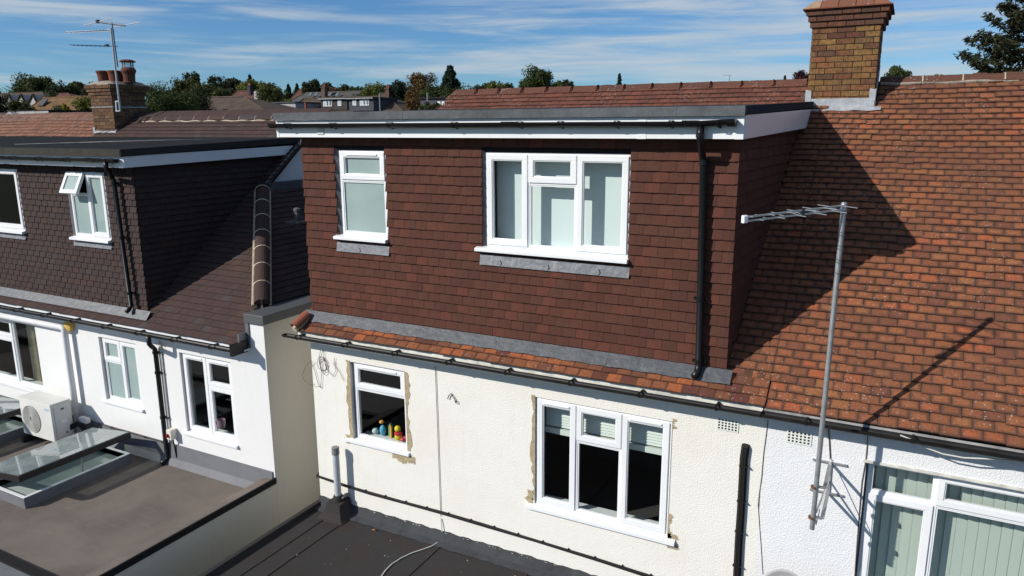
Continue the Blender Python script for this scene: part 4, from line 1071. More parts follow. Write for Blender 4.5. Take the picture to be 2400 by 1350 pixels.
fl = fr.build('flat_roof', 'black_roof_felt', left)
for a, b in ((-21, -14.845), (-14.845, -13.495), (-13.495, -12.033), (-12.033, LDX+0.10)):
    u = MB(); u.box(a+0.002, b-0.002, 7.226, 7.241, ft-0.10, ft+0.008); u.prism([(a, 7.226, ft+0.0085), (a, 7.31, ft+0.010), (a, 7.31, ft-0.005), (a, 7.242, ft-0.005)], (b-a, 0, 0)); u.build('felt_edge', 'old_green_felt', fl)
u = MB(); u._add([(LDX+0.101, 7.231, ft-0.10), (LDX+0.115, 7.231, ft-0.10), (LDX+0.115, 11.0, ft+0.022), (LDX+0.101, 11.0, ft+0.022), (LDX+0.101, 7.231, ft+0.01), (LDX+0.115, 7.231, ft+0.01), (LDX+0.115, 11.0, ft+0.132), (LDX+0.101, 11.0, ft+0.132)], [(0, 3, 2, 1), (4, 5, 6, 7), (0, 1, 5, 4), (1, 2, 6, 5), (2, 3, 7, 6), (3, 0, 4, 7)]); u.build('felt_side_edge', 'old_black_felt', fl)
for dx in (0.0, 0.55):
    s = MB(); a = P(95+dx*130, 338, z=ft+0.03); b = P(370+dx*120, 322, z=ft+0.05); s.tube([(-14.9+dx, 8.2+dx, ft+0.027+0.032*dx), (-12.9+dx*1.6, 10.3+dx*0.4, ft+0.092+0.013*dx)], 0.007, 5); s.build('felt_seam', 'old_grey_gutter', fl)
MB().box(-21, LDX+0.085, 7.276, 7.299, FLB, ft-0.06).build('fascia', 'white_upvc', left)
s = MB(); zE = ft+0.02; yE = 7.231+(zE+3.099)*CT/ST; yE2 = 7.231+(FLB+0.075+3.099)*CT/ST
s.prism([(LDX+0.085, 7.282, FLB), (LDX+0.085, yE2, FLB+0.075), (LDX+0.085, yE, zE-0.04), (LDX+0.085, 7.282, ft-0.095)], (0.016, 0, 0)); s.build('side_fascia', 'white_upvc', left)
MB().quad((-21, 7.3, FLB+0.008), (LDX+0.08, 7.3, FLB+0.008), (LDX+0.08, DYL+0.04, FLB+0.008), (-21, DYL+0.04, FLB+0.008)).build('soffit', 'black_trim', left)
gz0 = ft-0.135
g = MB(); gutter(g, -17, LDX+0.04, 7.203, gz0, 0.056, gz0); dlg = g.build('gutter', 'black_upvc', left)
for x in (-14.62, -13.945, -13.214, -12.483, -11.752, -11.19, -10.684):
    b = MB(); gutter_bracket(b, x, 7.203, gz0, 0.056, 7.276); b.build('bracket', 'black_upvc', dlg)
for xa, xb in ((-13.72, -13.551), (-11.19, -10.965)):
    b = MB(); gutter(b, xa, xb, 7.203, gz0+0.004, 0.063); b.build('union', 'black_upvc', dlg)
a = P(248, 385, y=7.203); b = P(265, 410, y=7.4); c = P(308, 715, y=7.4)
dp = MB(); dp.tube([(a[0], 7.203, gz0-0.03), (a[0], 7.203, gz0-0.14), (a[0]+0.02, 7.231, gz0-0.19), (b[0]-0.03, 7.377, gz0-0.27), (b[0], 7.4, gz0-0.34), (c[0], 7.394, c[2]), (c[0]+0.01, 7.344, c[2]-0.06), (c[0]+0.03, 7.287, c[2]-0.08)], 0.035, 10); ldp = dp.build('downpipe', 'black_upvc', left, smooth=True)
for t in (0.02, 0.45, 0.9):
    q = MB(); pz = gz0-0.34+(c[2]-gz0+0.34)*t; pxx = b[0]+(c[0]-b[0])*t; q.lathe((pxx, 7.398, pz-0.025), [(0.035, 0), (0.042, 0.004), (0.042, 0.046), (0.035, 0.05)], 10); q.box(pxx-0.06, pxx+0.06, 7.411, 7.439, pz-0.012, pz+0.012); q.build('pipe_collar', 'black_upvc', ldp)
# left dormer windows; the small top light of the nearer one stands open
ldw = window(left, LD2[0]+0.06, LD2[1]-0.005, LD2[2]+0.03, LD2[3], DYL+0.01, [(0, 0.5, 0, 0.34, 'open'), (0, 0.5, 0.34, 1, False), (0.5, 1, 0, 1, True)], frost=(1, 2), sill=(LD2[0]-0.02, LD2[1]+0.01, DYL-0.07), room='room_dark', room_d=0.7, label='frosted dormer window with its small top light open', no_pane=(0,))
ox0, ox1 = LD2[0]+0.075, LD2[0]+0.06+(LD2[1]-LD2[0]-0.065)*0.5-0.005; oh = (LD2[3]-LD2[2]-0.03)*0.34
an = rad(26); pv = np.array([0, DYL-0.01, LD2[3]-0.02]); dn = np.array([0, -math.sin(an), -math.cos(an)]); on = np.array([0, -math.cos(an), math.sin(an)])
def osh(x, s, n): return np.array([x, 0, 0])+pv+dn*s+on*n
q = MB(); fw = 0.062
for (xa, xb, sa, sb) in ((ox0, ox1, 0, fw), (ox0, ox1, oh-fw, oh), (ox0, ox0+fw, fw, oh-fw), (ox1-fw, ox1, fw, oh-fw)):
    cpt = (osh(xa, sa, 0)+osh(xb, sb, 0))/2; q.obox(cpt, ((xb-xa)/2, 0, 0), dn*(sb-sa)/2, on*0.024)
q.build('open_sash', 'white_upvc', ldw)
q = MB(); q.obox(osh((ox0+ox1)/2, oh/2, 0.0), ((ox1-ox0)/2-fw+0.01, 0, 0), dn*(oh/2-fw+0.01), on*0.006); q.build('pane', 'frosted_glass', ldw)
q = MB(); q.obox(osh((ox0+ox1)/2, 0.025, 0.028), (0.07, 0, 0), dn*0.010, on*0.006); q.build('trickle_vent', 'white_upvc', ldw)
window(left, LD1[0], LD1[1]-0.005, LD1[2]+0.03, LD1[3], DYL+0.01, [(0, 0.55, 0, 0.34, True), (0, 0.55, 0.34, 1, False), (0.55, 1, 0, 1, True)], sill=(LD1[0], LD1[1]+0.015, DYL-0.07), room='room_dark', room_d=1.2, label='clear dormer window at the left edge, dark inside')
for (a, b, c, d) in (LD1, LD2):
    s = MB(); s.prism([(a, DYL, c-0.03), (a+0.055, DYL+0.012, c-0.03), (a+0.055, DYL+0.012, d+0.02), (a, DYL, d+0.02)], (-0.004, 0.004, 0)); s.build('lead_soaker', 'lead', left)
    s = MB(); s.prism([(a, DYL+0.01, c-0.06), (a, DYL, c-0.06), (a, DYL-0.02, c-0.135), (a, DYL, c-0.135)], (b-a, 0, 0)); s.build('lead_apron', 'lead', left)
hv2 = [tile_mesh('hung_tile', WR, g_l, 0.013, 0.019, 'charcoal_hung_tile', c_, h_) for c_, h_ in ((0.002, 0), (0.0025, 0.003), (0.001, -0.003))]
ZBL = -3.014
def span_dl(r):
    zc = ZBL+(r+0.5)*g_l; cuts = [(a, b) for a, b, c, d in (LD1, LD2) if c-0.13 < zc < d+0.03]
    return minus(-17.094, LDX+0.0, cuts)
nrl = int((FLB-ZBL)/g_l)+1
tl = tile_rows((0, DYL+0.023, ZBL), AX, (0, 0, 1), (0, -1, 0), range(0, nrl), g_l, WRL, span_dl, joff=0.05, jit=(0.0015, 0.0015, 0.004))
def span_cl(r):
    z = ZBL+(r+0.3)*g_l; yr = 7.231+(z+3.099)*CT/ST
    return [(-0.03, yr-DYL)] if yr > DYL+0.1 else []
tl2 = cheek_rows((LDX-0.031, DYL+0.035, ZBL), np.array([0, 1., 0]), np.array([1., 0, 0]), range(0, nrl), span_cl, g_l)
lay_tiles(dorl, 'hung_tile', 'hung_tiles', hv2, tl+tl2, 300)
xs = [-16.2, -15.07, -14.114, -13.158, -12.202, -11.358, LDX+0.12]
for i, (a, b) in enumerate(zip(xs, xs[1:])):
    s = MB(); s.prism([on_l(a, 0.135, 0.030+0.001*i), on_l(b+0.02, 0.135, 0.030+0.001*i), on_l(b+0.02, 0.29, 0.07+0.001*i), on_l(a, 0.29, 0.07+0.001*i)], tuple(-0.006*np.array(AN))); s.build('lead_apron', 'roof_lead', left)

# ---- left chimney with pots
KX0, KX1, KY0, KY1 = -16.94, -16.17, 11.167, 12.03
cb = MB(); cb.box(KX0+0.012, KX1-0.012, KY0+0.012, KY1-0.012, -0.6, 0.95); ch2 = cb.build('chimney', 'pale_mortar', left)
zb2 = -0.10
brick_wall(ch2, (KX0, KY0, zb2), (1, 0, 0), (0, -1, 0), KX1-KX0, range(0, 11), 'london_brick')
brick_wall(ch2, (KX1, KY0, zb2), (0, 1, 0), (1, 0, 0), KY1-KY0, range(0, 11), 'london_brick', off=0.05)
zc2 = zb2+11*0.075
for i, e in enumerate((0.025, 0.05, 0.075)):
    cc = MB(); cc.box(KX0-e+0.012, KX1+e-0.012, KY0-e+0.012, KY1+e-0.012, zc2+i*0.075-0.003, zc2+(i+1)*0.075-0.003); cc.build('corbel', 'mortar', ch2)
    brick_wall(ch2, (KX0-e, KY0-e, zc2+i*0.075), (1, 0, 0), (0, -1, 0), KX1-KX0+2*e, range(i, i+1), 'london_brick', z0=-i*0.075)
    brick_wall(ch2, (KX1+e, KY0-e, zc2+i*0.075), (0, 1, 0), (1, 0, 0), KY1-KY0+2*e, range(i, i+1), 'london_brick', z0=-i*0.075)
zt2 = zc2+0.225
q = MB(); e = 0.075; n_ = 9; grid = []
for j in range(n_+1):
    for i in range(n_+1):
        a, b = i/n_, j/n_; edge = min(a, 1-a)*(KX1-KX0+2*e); edge2 = min(b, 1-b)*(KY1-KY0+2*e)
        h = 0.10*(1-math.exp(-min(edge, edge2)*12))+random.uniform(-0.012, 0.012)
        grid.append((KX0-e+a*(KX1-KX0+2*e), KY0-e+b*(KY1-KY0+2*e), zt2+0.004+h))
q.v = grid; q.f = [(j*(n_+1)+i, j*(n_+1)+i+1, (j+1)*(n_+1)+i+1, (j+1)*(n_+1)+i) for j in range(n_) for i in range(n_)]; q.build('flaunching', 'flaunching', ch2)
def pot(x, y, z, s=1.0, cowl=False):
    q = MB(); q.lathe((x, y, z), [(0.135*s, -0.03), (0.120*s, 0.0), (0.128*s, 0.14), (0.145*s, 0.20), (0.155*s, 0.205), (0.155*s, 0.235), (0.13*s, 0.24), (0.11*s, 0.10)], 18); o = q.build('chimney_pot', 'dark_terracotta', ch2, smooth=False)
    if cowl:
        q = MB(); q.lathe((x, y, z), [(0.145, 0.19), (0.165, 0.21), (0.165, 0.25), (0.14, 0.28), (0.135, 0.30), (0.11, 0.30)], 18); q.lathe((x, y, z), [(0.175, 0.425), (0.18, 0.44), (0.12, 0.475), (0.02, 0.49)], 18)
        for k in range(4): a = k*math.pi/2+0.4; q.bar((x+0.12*math.cos(a), y+0.12*math.sin(a), z+0.29), (x+0.12*math.cos(a), y+0.12*math.sin(a), z+0.44), 0.016, 0.006)
        q.build('cowl', 'dark_terracotta', ch2)
        q = MB()
        for k in range(18): a = k*math.pi/9; q.bar((x+0.125*math.cos(a), y+0.125*math.sin(a), z+0.29), (x+0.125*math.cos(a), y+0.125*math.sin(a), z+0.43), 0.004, 0.004)
        for hh in (0.32, 0.35, 0.38, 0.41): q.tube([(x+0.126*math.cos(k*math.pi/9), y+0.126*math.sin(k*math.pi/9), z+hh) for k in range(19)], 0.0025, 4)
        q.build('cowl_mesh', 'galvanised', ch2)
zp = zt2+0.09
for px_, yy_, sc_, cw_ in ((241, 11.38, 1.0, False), (267, 11.45, 1.0, False), (285, 11.78, 1.0, False), (301, 11.62, 1.05, True)):
    q_ = P(px_, 168, y=yy_); pot(float(q_[0]), yy_, zp, sc_, cw_)
l_ = MB(); l_.box(KX0-0.02, KX1+0.02, KY0-0.02, KY0-0.004, zb2-0.16, zb2+0.02); l_.box(KX1+0.004, KX1+0.02, KY0-0.004, KY1, zb2-0.25, zb2+0.05); l_.box(KX0-0.02, KX0+0.05, KY0-0.024, KY0-0.006, zb2, zb2+0.10); l_.build('lead_apron', 'bright_lead', ch2)

# far left house: pink faded roof beyond the chimney
farl = thing('terraced_house', 'house beyond the left chimney, only its faded pink tiled roof visible', 'house', 'terraced houses in the row')
sk = MB(); ry = RIDY+0.05; ul2 = UL+0.04
sk.prism([on_l(-26, 0.02, -0.04), on_l(-16.981, 0.02, -0.04), on_l(-16.981, ul2, -0.04), on_l(-26, ul2, -0.04)], tuple(-0.04*np.array(AN))); sk.prism([(-26, ry, 0.20), (-16.981, ry, 0.20), (-16.981, 15.969, -3.093), (-26, 15.969, -3.093)], (0, -0.03, -0.04)); rfl = sk.build('roof', 'black_trim', farl)
pv_ = [tile_mesh('roof_tile', WRL, GRL, 0.012, 0.016, 'faded_pink_tile', c_, h_) for c_, h_ in ((0.003, 0), (0.002, 0.005), (0.004, -0.005))]
t_f = tile_rows(O_L, AX, AU, AN, range(30, int(ul2/GRL)+1), GRL, WRL, lambda r: [(-24.741, -16.891)], jit=(0.004, 0.004, 0.014), sag=lambda x, u: 0.02*math.sin(x*0.9))
lay_tiles(rfl, 'roof_tile', 'roof_tiles', pv_, t_f, 220)
ridge_run(rfl, np.arange(-22, -16.869, 0.43), ry, 0.12, 0.145, 'faded_pink_tile', 'flaunching')

# ================================================================== FIXTURES
# left downpipe on the rendered wall (black) with cables and isolator
a = P(348, 790, y=7.136); b = P(362, 812, y=7.344); c = P(392, 1068, y=7.344)
dp = MB(); dp.tube([(a[0], 7.136, -3.149), (a[0], 7.136, -3.295), (a[0]+0.02, 7.164, -3.34), (b[0]-0.03, 7.31, -3.396), (b[0], 7.344, -3.453), (b[0]+0.01, 7.344, -3.599), (c[0], 7.344, -5.308), (c[0], 7.31, -5.353), (c[0]-0.01, 7.231, -5.37)], 0.037, 10); p_ = dp.build('downpipe', 'black_upvc', left, smooth=True)
for z in (-3.509, -3.846, -4.611):
    q = MB(); xx = b[0]+(c[0]-b[0])*(-3.453-z)/1.65; q.lathe((xx, 7.344, z-0.02), [(0.037, 0), (0.044, 0.004), (0.044, 0.04), (0.037, 0.044)], 10); q.box(xx-0.02, xx+0.10, 7.355, 7.398, z-0.012, z+0.012); q.build('pipe_collar', 'black_upvc', p_)
cb_ = MB()
for k in range(2): cb_.tube([(b[0]+0.075+0.022*k, 7.38, -3.318), (b[0]+0.075+0.022*k, 7.38, -4.78)], 0.010, 6)
o = cb_.build('cable_run', 'ac_white'); tag(o, 'pair of pale cables clipped beside the black downpipe on the left white wall', 'cable')
iso = thing('isolator_switch', 'cream isolator box with red switch beside the black downpipe', 'switch')
bx = P(399, 1018, y=7.31); q = MB(); q.box(bx[0]-0.05, bx[0]+0.06, 7.276, 7.398, bx[2]-0.085, bx[2]+0.085); q.build('housing', 'switch_cream', iso, bevel=0.008)
q = MB(); q.lathe((bx[0]-0.01, 7.276, bx[2]-0.01), [(0.03, 0), (0.03, 0.018)], 12, (0, -1, 0)); q.bar((bx[0]-0.01, 7.248, bx[2]-0.04), (bx[0]-0.01, 7.248, bx[2]+0.02), 0.014, 0.02, (0, 1, 0)); q.build('rotary_knob', 'red_plastic', iso)
q = MB(); q.tube([(bx[0]+0.01, 7.344, bx[2]-0.085), (bx[0]+0.01, 7.344, bx[2]-0.15), (bx[0]+0.0, 7.361, bx[2]-0.20), (bx[0]+0.02, 7.366, bx[2]-0.42)], 0.012, 7); q.build('conduit', 'black_upvc', iso)
# white soil pipe with foam seal
wp = MB(); a = P(0, 742, y=7.299); b = P(150, 768, y=7.299); c = P(178, 960, y=7.299)
wp.tube([(-16.5, 7.299, a[2]+0.02), (b[0]-0.06, 7.299, b[2]), (b[0]-0.015, 7.299, b[2]-0.015), (b[0], 7.299, b[2]-0.06), (c[0], 7.299, -5.398)], 0.052, 12); o = wp.build('white_pipe', 'grey_white_upvc', left, smooth=True)
ys = P(162, 765, y=7.366); q = MB(); q.lathe((ys[0]+0.03, 7.36, ys[2]+0.02), [(0.085, -0.035), (0.10, 0.01), (0.09, 0.05), (0.04, 0.065)], 14, (0, -1, 0)); q.build('foam_seal', 'yellow_foam', left)
# air conditioner
ac = thing('air_conditioner', 'pale grey outdoor air conditioning unit on the left flat roof', 'air conditioner')
AX0, AX1, AY0, AY1, AZ0, AZ1 = -13.383, -12.466, 6.815, 7.164, -5.286, -4.616
q = MB(); q.box(AX0, AX1, AY0, AY1, AZ0, AZ1); q.build('casing', 'ac_white', ac, bevel=0.012)
q = MB(); q.box(AX0-0.006, AX1+0.006, AY0-0.008, AY1+0.004, AZ1+0.0005, AZ1+0.014); q.build('lid', 'ac_white', ac, bevel=0.004)
q = MB(); q.box(AX1+0.0005, AX1+0.012, AY0+0.05, AY1-0.05, AZ0+0.06, AZ1-0.05); q.build('side_panel', 'ac_white', ac, bevel=0.006)
q = MB(); q.box(AX1+0.0125, AX1+0.014, AY0+0.16, AY0+0.22, AZ1-0.13, AZ1-0.10); q.box(AX1+0.0125, AX1+0.014, AY0+0.2, AY0+0.235, AZ0+0.1, AZ0+0.13); q.build('handle_recess', 'ac_dark', ac)
q = MB(); q.box(AX1+0.0125, AX1+0.0135, AY0+0.15, AY0+0.25, AZ0+0.30, AZ0+0.36); q.build('rating_plate', 'white_upvc', ac)
gx0, gx1, gz0_, gz1 = AX0+0.05, AX0+0.60, AZ0+0.05, AZ1-0.06; gcx, gcz, gr0 = (gx0+gx1)/2, (gz0_+gz1)/2, 0.235
q = MB(); q.lathe((gcx, AY0-0.001, gcz), [(gr0+0.01, 0), (gr0+0.01, 0.003)], 28, (0, -1, 0)); q.build('fan_recess', 'ac_recess', ac)
q = MB()
for k in range(7):
    r_ = 0.05+k*0.032; q.tube([(gcx+r_*math.cos(t*math.pi/14), AY0-0.014, gcz+r_*math.sin(t*math.pi/14)) for t in range(29)], 0.006, 5, False)
for k in range(22):
    a = k*math.pi/11; q.bar((gcx+0.04*math.cos(a), AY0-0.012, gcz+0.04*math.sin(a)), (gcx+gr0*math.cos(a), AY0-0.012, gcz+gr0*math.sin(a)), 0.007, 0.006, (0, 1, 0))
q.build('fan_grille', 'ac_grille', ac)
q = MB(); q.box(AX1-0.17, AX1-0.05, AY0-0.002, AY0-0.0005, AZ1-0.105, AZ1-0.085); q.build('badge', 'toy_blue', ac)
for x in (AX0+0.12, AX1-0.10):
    q = MB(); q.box(x-0.04, x+0.04, AY0-0.10, AY1+0.06, EZ+0.001, AZ0-0.001); q.build('foot', 'insulation_black', ac)
pl = MB()
for k in range(3):
    pl.tube([(AX1+0.005, AY1-0.06, AZ0+0.14+0.03*k), (AX1+0.10, AY1+0.02, AZ0+0.20+0.03*k), (AX1+0.22, AY1+0.05, AZ0+0.13+0.025*k), (AX1+0.30, AY1+0.08, AZ0+0.02), (AX1+0.18, 7.344, EZ+0.06+0.03*k)], 0.022, 7)
o = pl.build('refrigerant_pipes', 'insulation_black', ac, smooth=True)
cl = MB(); pts = [(AX1+0.30, AY1+0.09, AZ0+0.0)]
for px_, py_ in ((232, 992), (262, 1003), (300, 1013), (340, 1024), (382, 1036)):
    p = P(px_, py_, y=7.364); pts.append((p[0], p[1], p[2]+random.uniform(-0.004, 0.004)))
cl.tube(pts, 0.008, 6)
for p in pts[2:]: cl.box(p[0]-0.014, p[0]+0.014, 7.349, 7.373, p[2]-0.012, p[2]+0.012)
o = cl.build('clipped_cable', 'cable_black'); tag(o, 'thin black cable clipped along the foot of the white wall from the air conditioner', 'cable')
wb = MB(); p = P(205, 982, y=7.31); wb.box(p[0]-0.12, p[0]+0.10, 7.22, 7.31, p[2]-0.05, p[2]+0.05); wb.build('condensate_pump', 'ac_white', ac, bevel=0.02)
# rooflights
def rooflight(x0, x1, y0, y1, label, ang):
    zt_ = EZ+0.16; q = MB()
    q.box(x0, x0+0.05, y0, y1, EZ-0.02, zt_); q.box(x1-0.05, x1, y0, y1, EZ-0.02, zt_); q.box(x0+0.05, x1-0.05, y0, y0+0.05, EZ-0.02, zt_); q.box(x0+0.05, x1-0.05, y1-0.05, y1, EZ-0.02, zt_)
    k = q.build('rooflight', 'grey_upstand', left); k['label'] = label
    q = MB(); q.ring(x0, x1, 0, 1, 0, 0, 0) if False else None
    q.box(x0+0.004, x1-0.004, y0+0.004, y0+0.05, zt_+0.0005, zt_+0.012); q.box(x0+0.004, x1-0.004, y1-0.05, y1-0.004, zt_+0.0005, zt_+0.012); q.box(x1-0.05, x1-0.004, y0+0.05, y1-0.05, zt_+0.0005, zt_+0.012); q.box(x0+0.004, x0+0.05, y0+0.05, y1-0.05, zt_+0.0005, zt_+0.012); q.build('kerb_seal', 'white_upvc', k)
    # shaft below the opening
    q = MB(); xa, xb, ya, yb, zz = x0+0.05, x1-0.05, y0+0.05, y1-0.05, EZ-0.45
    q.quad((xa, ya, zz), (xa, yb, zz), (xa, yb, zt_), (xa, ya, zt_)); q.quad((xb, yb, zz), (xb, ya, zz), (xb, ya, zt_), (xb, yb, zt_)); q.quad((xa, yb, zz), (xb, yb, zz), (xb, yb, zt_), (xa, yb, zt_)); q.quad((xb, ya, zz), (xa, ya, zz), (xa, ya, zt_), (xb, ya, zt_)); q.quad((xa, ya, zz), (xb, ya, zz), (xb, yb, zz), (xa, yb, zz)); q.build('shaft', 'blind_white', k)
    MB().box(x0+0.03, x1-0.03, y0+0.03, y1-0.03, EZ+0.055, EZ+0.07).build('inner_glazing', 'pale_glazing', k)
    # lid hinged on its left edge
    MB().box(x0+0.002, x0+0.046, y0+0.002, y1-0.002, zt_+0.0125, zt_+0.165).build('hinge_riser', 'grey_upstand', k)
    hv_ = np.array([x0, 0, zt_+0.165]); du = np.array([math.cos(ang), 0, math.sin(ang)]); dnn = np.array([-math.sin(ang), 0, math.cos(ang)]); Wd = x1-x0+0.03
    def lp(s, y, n): return hv_+du*s+np.array([0, y, 0])+dnn*n
    q = MB(); fw_ = 0.055
    for sa, sb, ya, yb in ((0, fw_, y0-0.03, y1+0.03), (Wd-fw_, Wd, y0-0.03, y1+0.03), (fw_, Wd-fw_, y0-0.03, y0-0.03+fw_), (fw_, Wd-fw_, y1+0.03-fw_, y1+0.03)):
        q.obox((lp(sa, ya, 0.045)+lp(sb, yb, 0.045))/2, du*(sb-sa)/2, (0, (yb-ya)/2, 0), dnn*0.045)
    q.build('lid_frame', 'sky_frame_black', k)
    q = MB(); q.obox((lp(0.02, y0-0.01, 0.096)+lp(Wd-0.02, y1+0.01, 0.096))/2, du*(Wd-0.04)/2, (0, (y1-y0+0.02)/2, 0), dnn*0.006); q.build('lid_glass', 'skylight_glass', k)
    q = MB(); q.bar((x1-0.12, (y0+y1)/2+0.1, zt_-0.05), tuple(lp(Wd-0.10, (y0+y1)/2+0.1, 0.0)), 0.02, 0.02, (0, 1, 0)); q.build('actuator', 'galvanised', k)
    return k
rooflight(-11.808, -10.83, 5.376, 7.074, 'opened rooflight in front of the air conditioner', rad(6.5))
rooflight(-14.732, -13.551, 5.342, 7.197, 'opened rooflight at the left edge behind the air conditioner', rad(5))

# grey vent pipe in black felt boot
vpipe = thing('vent_pipe', 'grey capped vent pipe in a black felt boot against the cream wall', 'vent pipe')
vx = float(P(790, 1120, y=7.26)[0]); vy = 7.26; vt = float(P(785, 1048, y=7.26)[2])
q = MB(); q.lathe((vx, vy, FZ), [(0.047, 0.05), (0.047, vt-FZ-0.085)], 16); q.build('pipe', 'grey_pvc', vpipe, smooth=False)
q = MB(); q.lathe((vx, vy, vt), [(0.053, -0.10), (0.054, -0.095), (0.054, -0.055), (0.051, -0.05), (0.051, -0.045), (0.053, -0.04), (0.053, 0.0), (0.045, 0.006), (0.02, 0.006)], 16); q.build('cap', 'dark_grey_pvc', vpipe)
q = MB(); q.lathe((vx, vy, FZ), [(0.049, 0.27), (0.055, 0.272), (0.055, 0.292), (0.049, 0.294)], 14); q.box(vx+0.04, vx+0.09, vy-0.01, WY-0.005, FZ+0.272, FZ+0.292); q.build('strap', 'dark_grey_pvc', vpipe)
q = MB(); zz = [(0.23, 0.0), (0.19, 0.03), (0.14, 0.10), (0.125, 0.17), (0.115, 0.215)]
rings = []
for w_b, h in zz:
    rings.append([(vx-w_b, max(vy-w_b, vy-w_b), FZ+0.006+h), (vx+w_b, vy-w_b, FZ+0.006+h), (vx+w_b*0.95, WY-0.02, FZ+0.006+h+0.02), (vx-w_b*0.95, WY-0.02, FZ+0.006+h+0.02)])
for r0, r1 in zip(rings, rings[1:]):
    for k in range(4): q.quad(r0[k], r0[(k+1) % 4], r1[(k+1) % 4], r1[k])
q.quad(*rings[-1]); q.build('felt_boot', 'old_black_felt', vpipe)
q = MB(); q.lathe((vx, vy, FZ), [(0.085, 0.21), (0.075, 0.27), (0.06, 0.31), (0.05, 0.31)], 12); q.build('felt_collar', 'old_black_felt', vpipe)

# black cable bundle along the cream wall
cb_ = MB(); pts = []
line = [(748, 1122), (790, 1133), (818, 1142), (860, 1155), (950, 1180), (1035, 1203), (1130, 1231), (1250, 1267), (1400, 1313), (1520, 1352), (1640, 1392)]
for k in range(4):
    pts = []
    for i, (a, b) in enumerate(line):
        p = P(a, b, y=WY-0.03); pts.append((p[0], WY-0.018-0.016*(k % 2), p[2]+0.013*(k//2)+random.uniform(-0.004, 0.004)))
    pts[0] = (-7.075, WY-0.02, pts[0][2]+0.02); pts.insert(0, (-7.085, WY+0.12, pts[0][2]+0.06))
    cb_.tube(pts, 0.011, 6)
for i in range(14):
    x = -6.2+i*0.34; p = np.interp(x, [q[0] for q in pts], [q[2] for q in pts]); cb_.box(x-0.005, x+0.005, WY-0.045, WY-0.002, p-0.004, p+0.018)
o = cb_.build('cable_bundle', 'cable_black'); tag(o, 'bundle of black cables strung low along the cream wall', 'cable')
# vertical cable bundle at right of the cream wall
vc = MB()
for k in range(5):
    pts = []
    for (a, b) in ((1747, 1048), (1743, 1075), (1740, 1130), (1736, 1200), (1731, 1270), (1727, 1350), (1722, 1430), (1716, 1520)):
        p = P(a, b, y=WY-0.03); pts.append((p[0]-0.030+0.015*k, WY-0.022-0.020*(1 if k in (1, 2, 3) else 0)-random.uniform(0, 0.003), p[2]))
    pts.insert(0, (pts[0][0]*0.5+(pts[0][0]-0.0)*0.5, WY+0.03, pts[0][2]+0.03)); vc.tube(pts, 0.0115, 7)
for z in (-3.45, -3.85, -4.2, -4.6): vc.box(-1.225, -1.135, WY-0.058, WY-0.010, z-0.004, z+0.004)
o = vc.build('cable_bundle', 'cable_black'); tag(o, 'thick vertical black cable bundle running down the cream wall from a hole', 'cable')
# thin vertical wire down the cream wall and on across the felt
vw = MB(); pts = [(-4.985, WY-0.012, -2.95)]
for (a, b) in ((1024, 960), (1029, 1100), (1033, 1210)):
    p = P(a, b, y=WY-0.012); pts.append(tuple(p))
vw.tube(pts, 0.004, 5); o = vw.build('wall_wire', 'wire_brown'); tag(o, 'thin dark wire running straight down the cream wall between the two windows', 'wire')
vw = MB(); pts = [tuple(P(1033, 1215, y=WY-0.014))]
p = P(1036, 1243, y=WY-0.03); pts.append((p[0], WY-0.03, FZ+0.13))
for (a, b) in ((1037, 1252), (1030, 1268), (1012, 1280), (990, 1288), (965, 1296), (940, 1308), (918, 1322), (903, 1337), (893, 1352), (880, 1372), (850, 1400)):
    p = P(a, b, z=FZ+0.022); pts.append(tuple(p))
vw.tube(pts, 0.0075, 6); o = vw.build('loose_cable', 'wire_white'); tag(o, 'loose pale cable snaking across the black felt roof', 'cable')
# tangled wires at the eaves corner
tw = MB()
def loop(cx, cz, rx, rz, a0, a1, n=22, y=WY-0.02, ph=0.0):
    return [(cx+rx*math.cos(a0+(a1-a0)*i/n), y-0.012*math.sin(i*0.7+ph), cz+rz*math.sin(a0+(a1-a0)*i/n)) for i in range(n+1)]
tc = P(755, 855, y=WY-0.02)
tw.tube(loop(tc[0]+0.0, tc[2]+0.02, 0.085, 0.10, 0.3, 7.2), 0.003, 5); tw.tube(loop(tc[0]+0.015, tc[2]+0.0, 0.07, 0.085, 2.0, 9.6, ph=2), 0.003, 5); tw.tube(loop(tc[0]+0.02, tc[2]-0.02, 0.05, 0.12, 0, 6.6, ph=1), 0.0028, 5)
for path in (((752, 820), (747, 838), (752, 852), (753, 880), (752, 910)), ((757, 822), (760, 845), (768, 868), (780, 882), (787, 868), (784, 848)), ((784, 838), (782, 855), (796, 872), (806, 893)), ((752, 910), (745, 898), (738, 870), (728, 845))):
    tw.tube([tuple(P(a, b, y=WY-0.018)) for a, b in path], 0.003, 5)
lp_ = [(728, 845), (716, 860), (708, 880), (714, 892), (728, 902), (740, 900)]
tw.tube([tuple(P(a, b, y=WY-0.05)) for a, b in lp_], 0.0028, 5)
o = tw.build('wire_tangle', 'wire_brown'); tag(o, 'tangle of old brown wires hanging under the gutter left of the small window', 'wire')
hk = MB(); hk.tube([tuple(P(a, b, y=WY-0.02)) for a, b in ((1049, 935), (1052, 927), (1057, 922), (1062, 930), (1067, 938))], 0.006, 5); h0 = P(1068, 941, y=WY-0.02); hk.tube(loop(h0[0], h0[2], 0.016, 0.018, 0, 6.28, 12), 0.005, 5); o = hk.build('wall_hook', 'dark_metal'); tag(o, 'small bent metal hook fixed to the cream wall beside the vertical wire', 'hook')
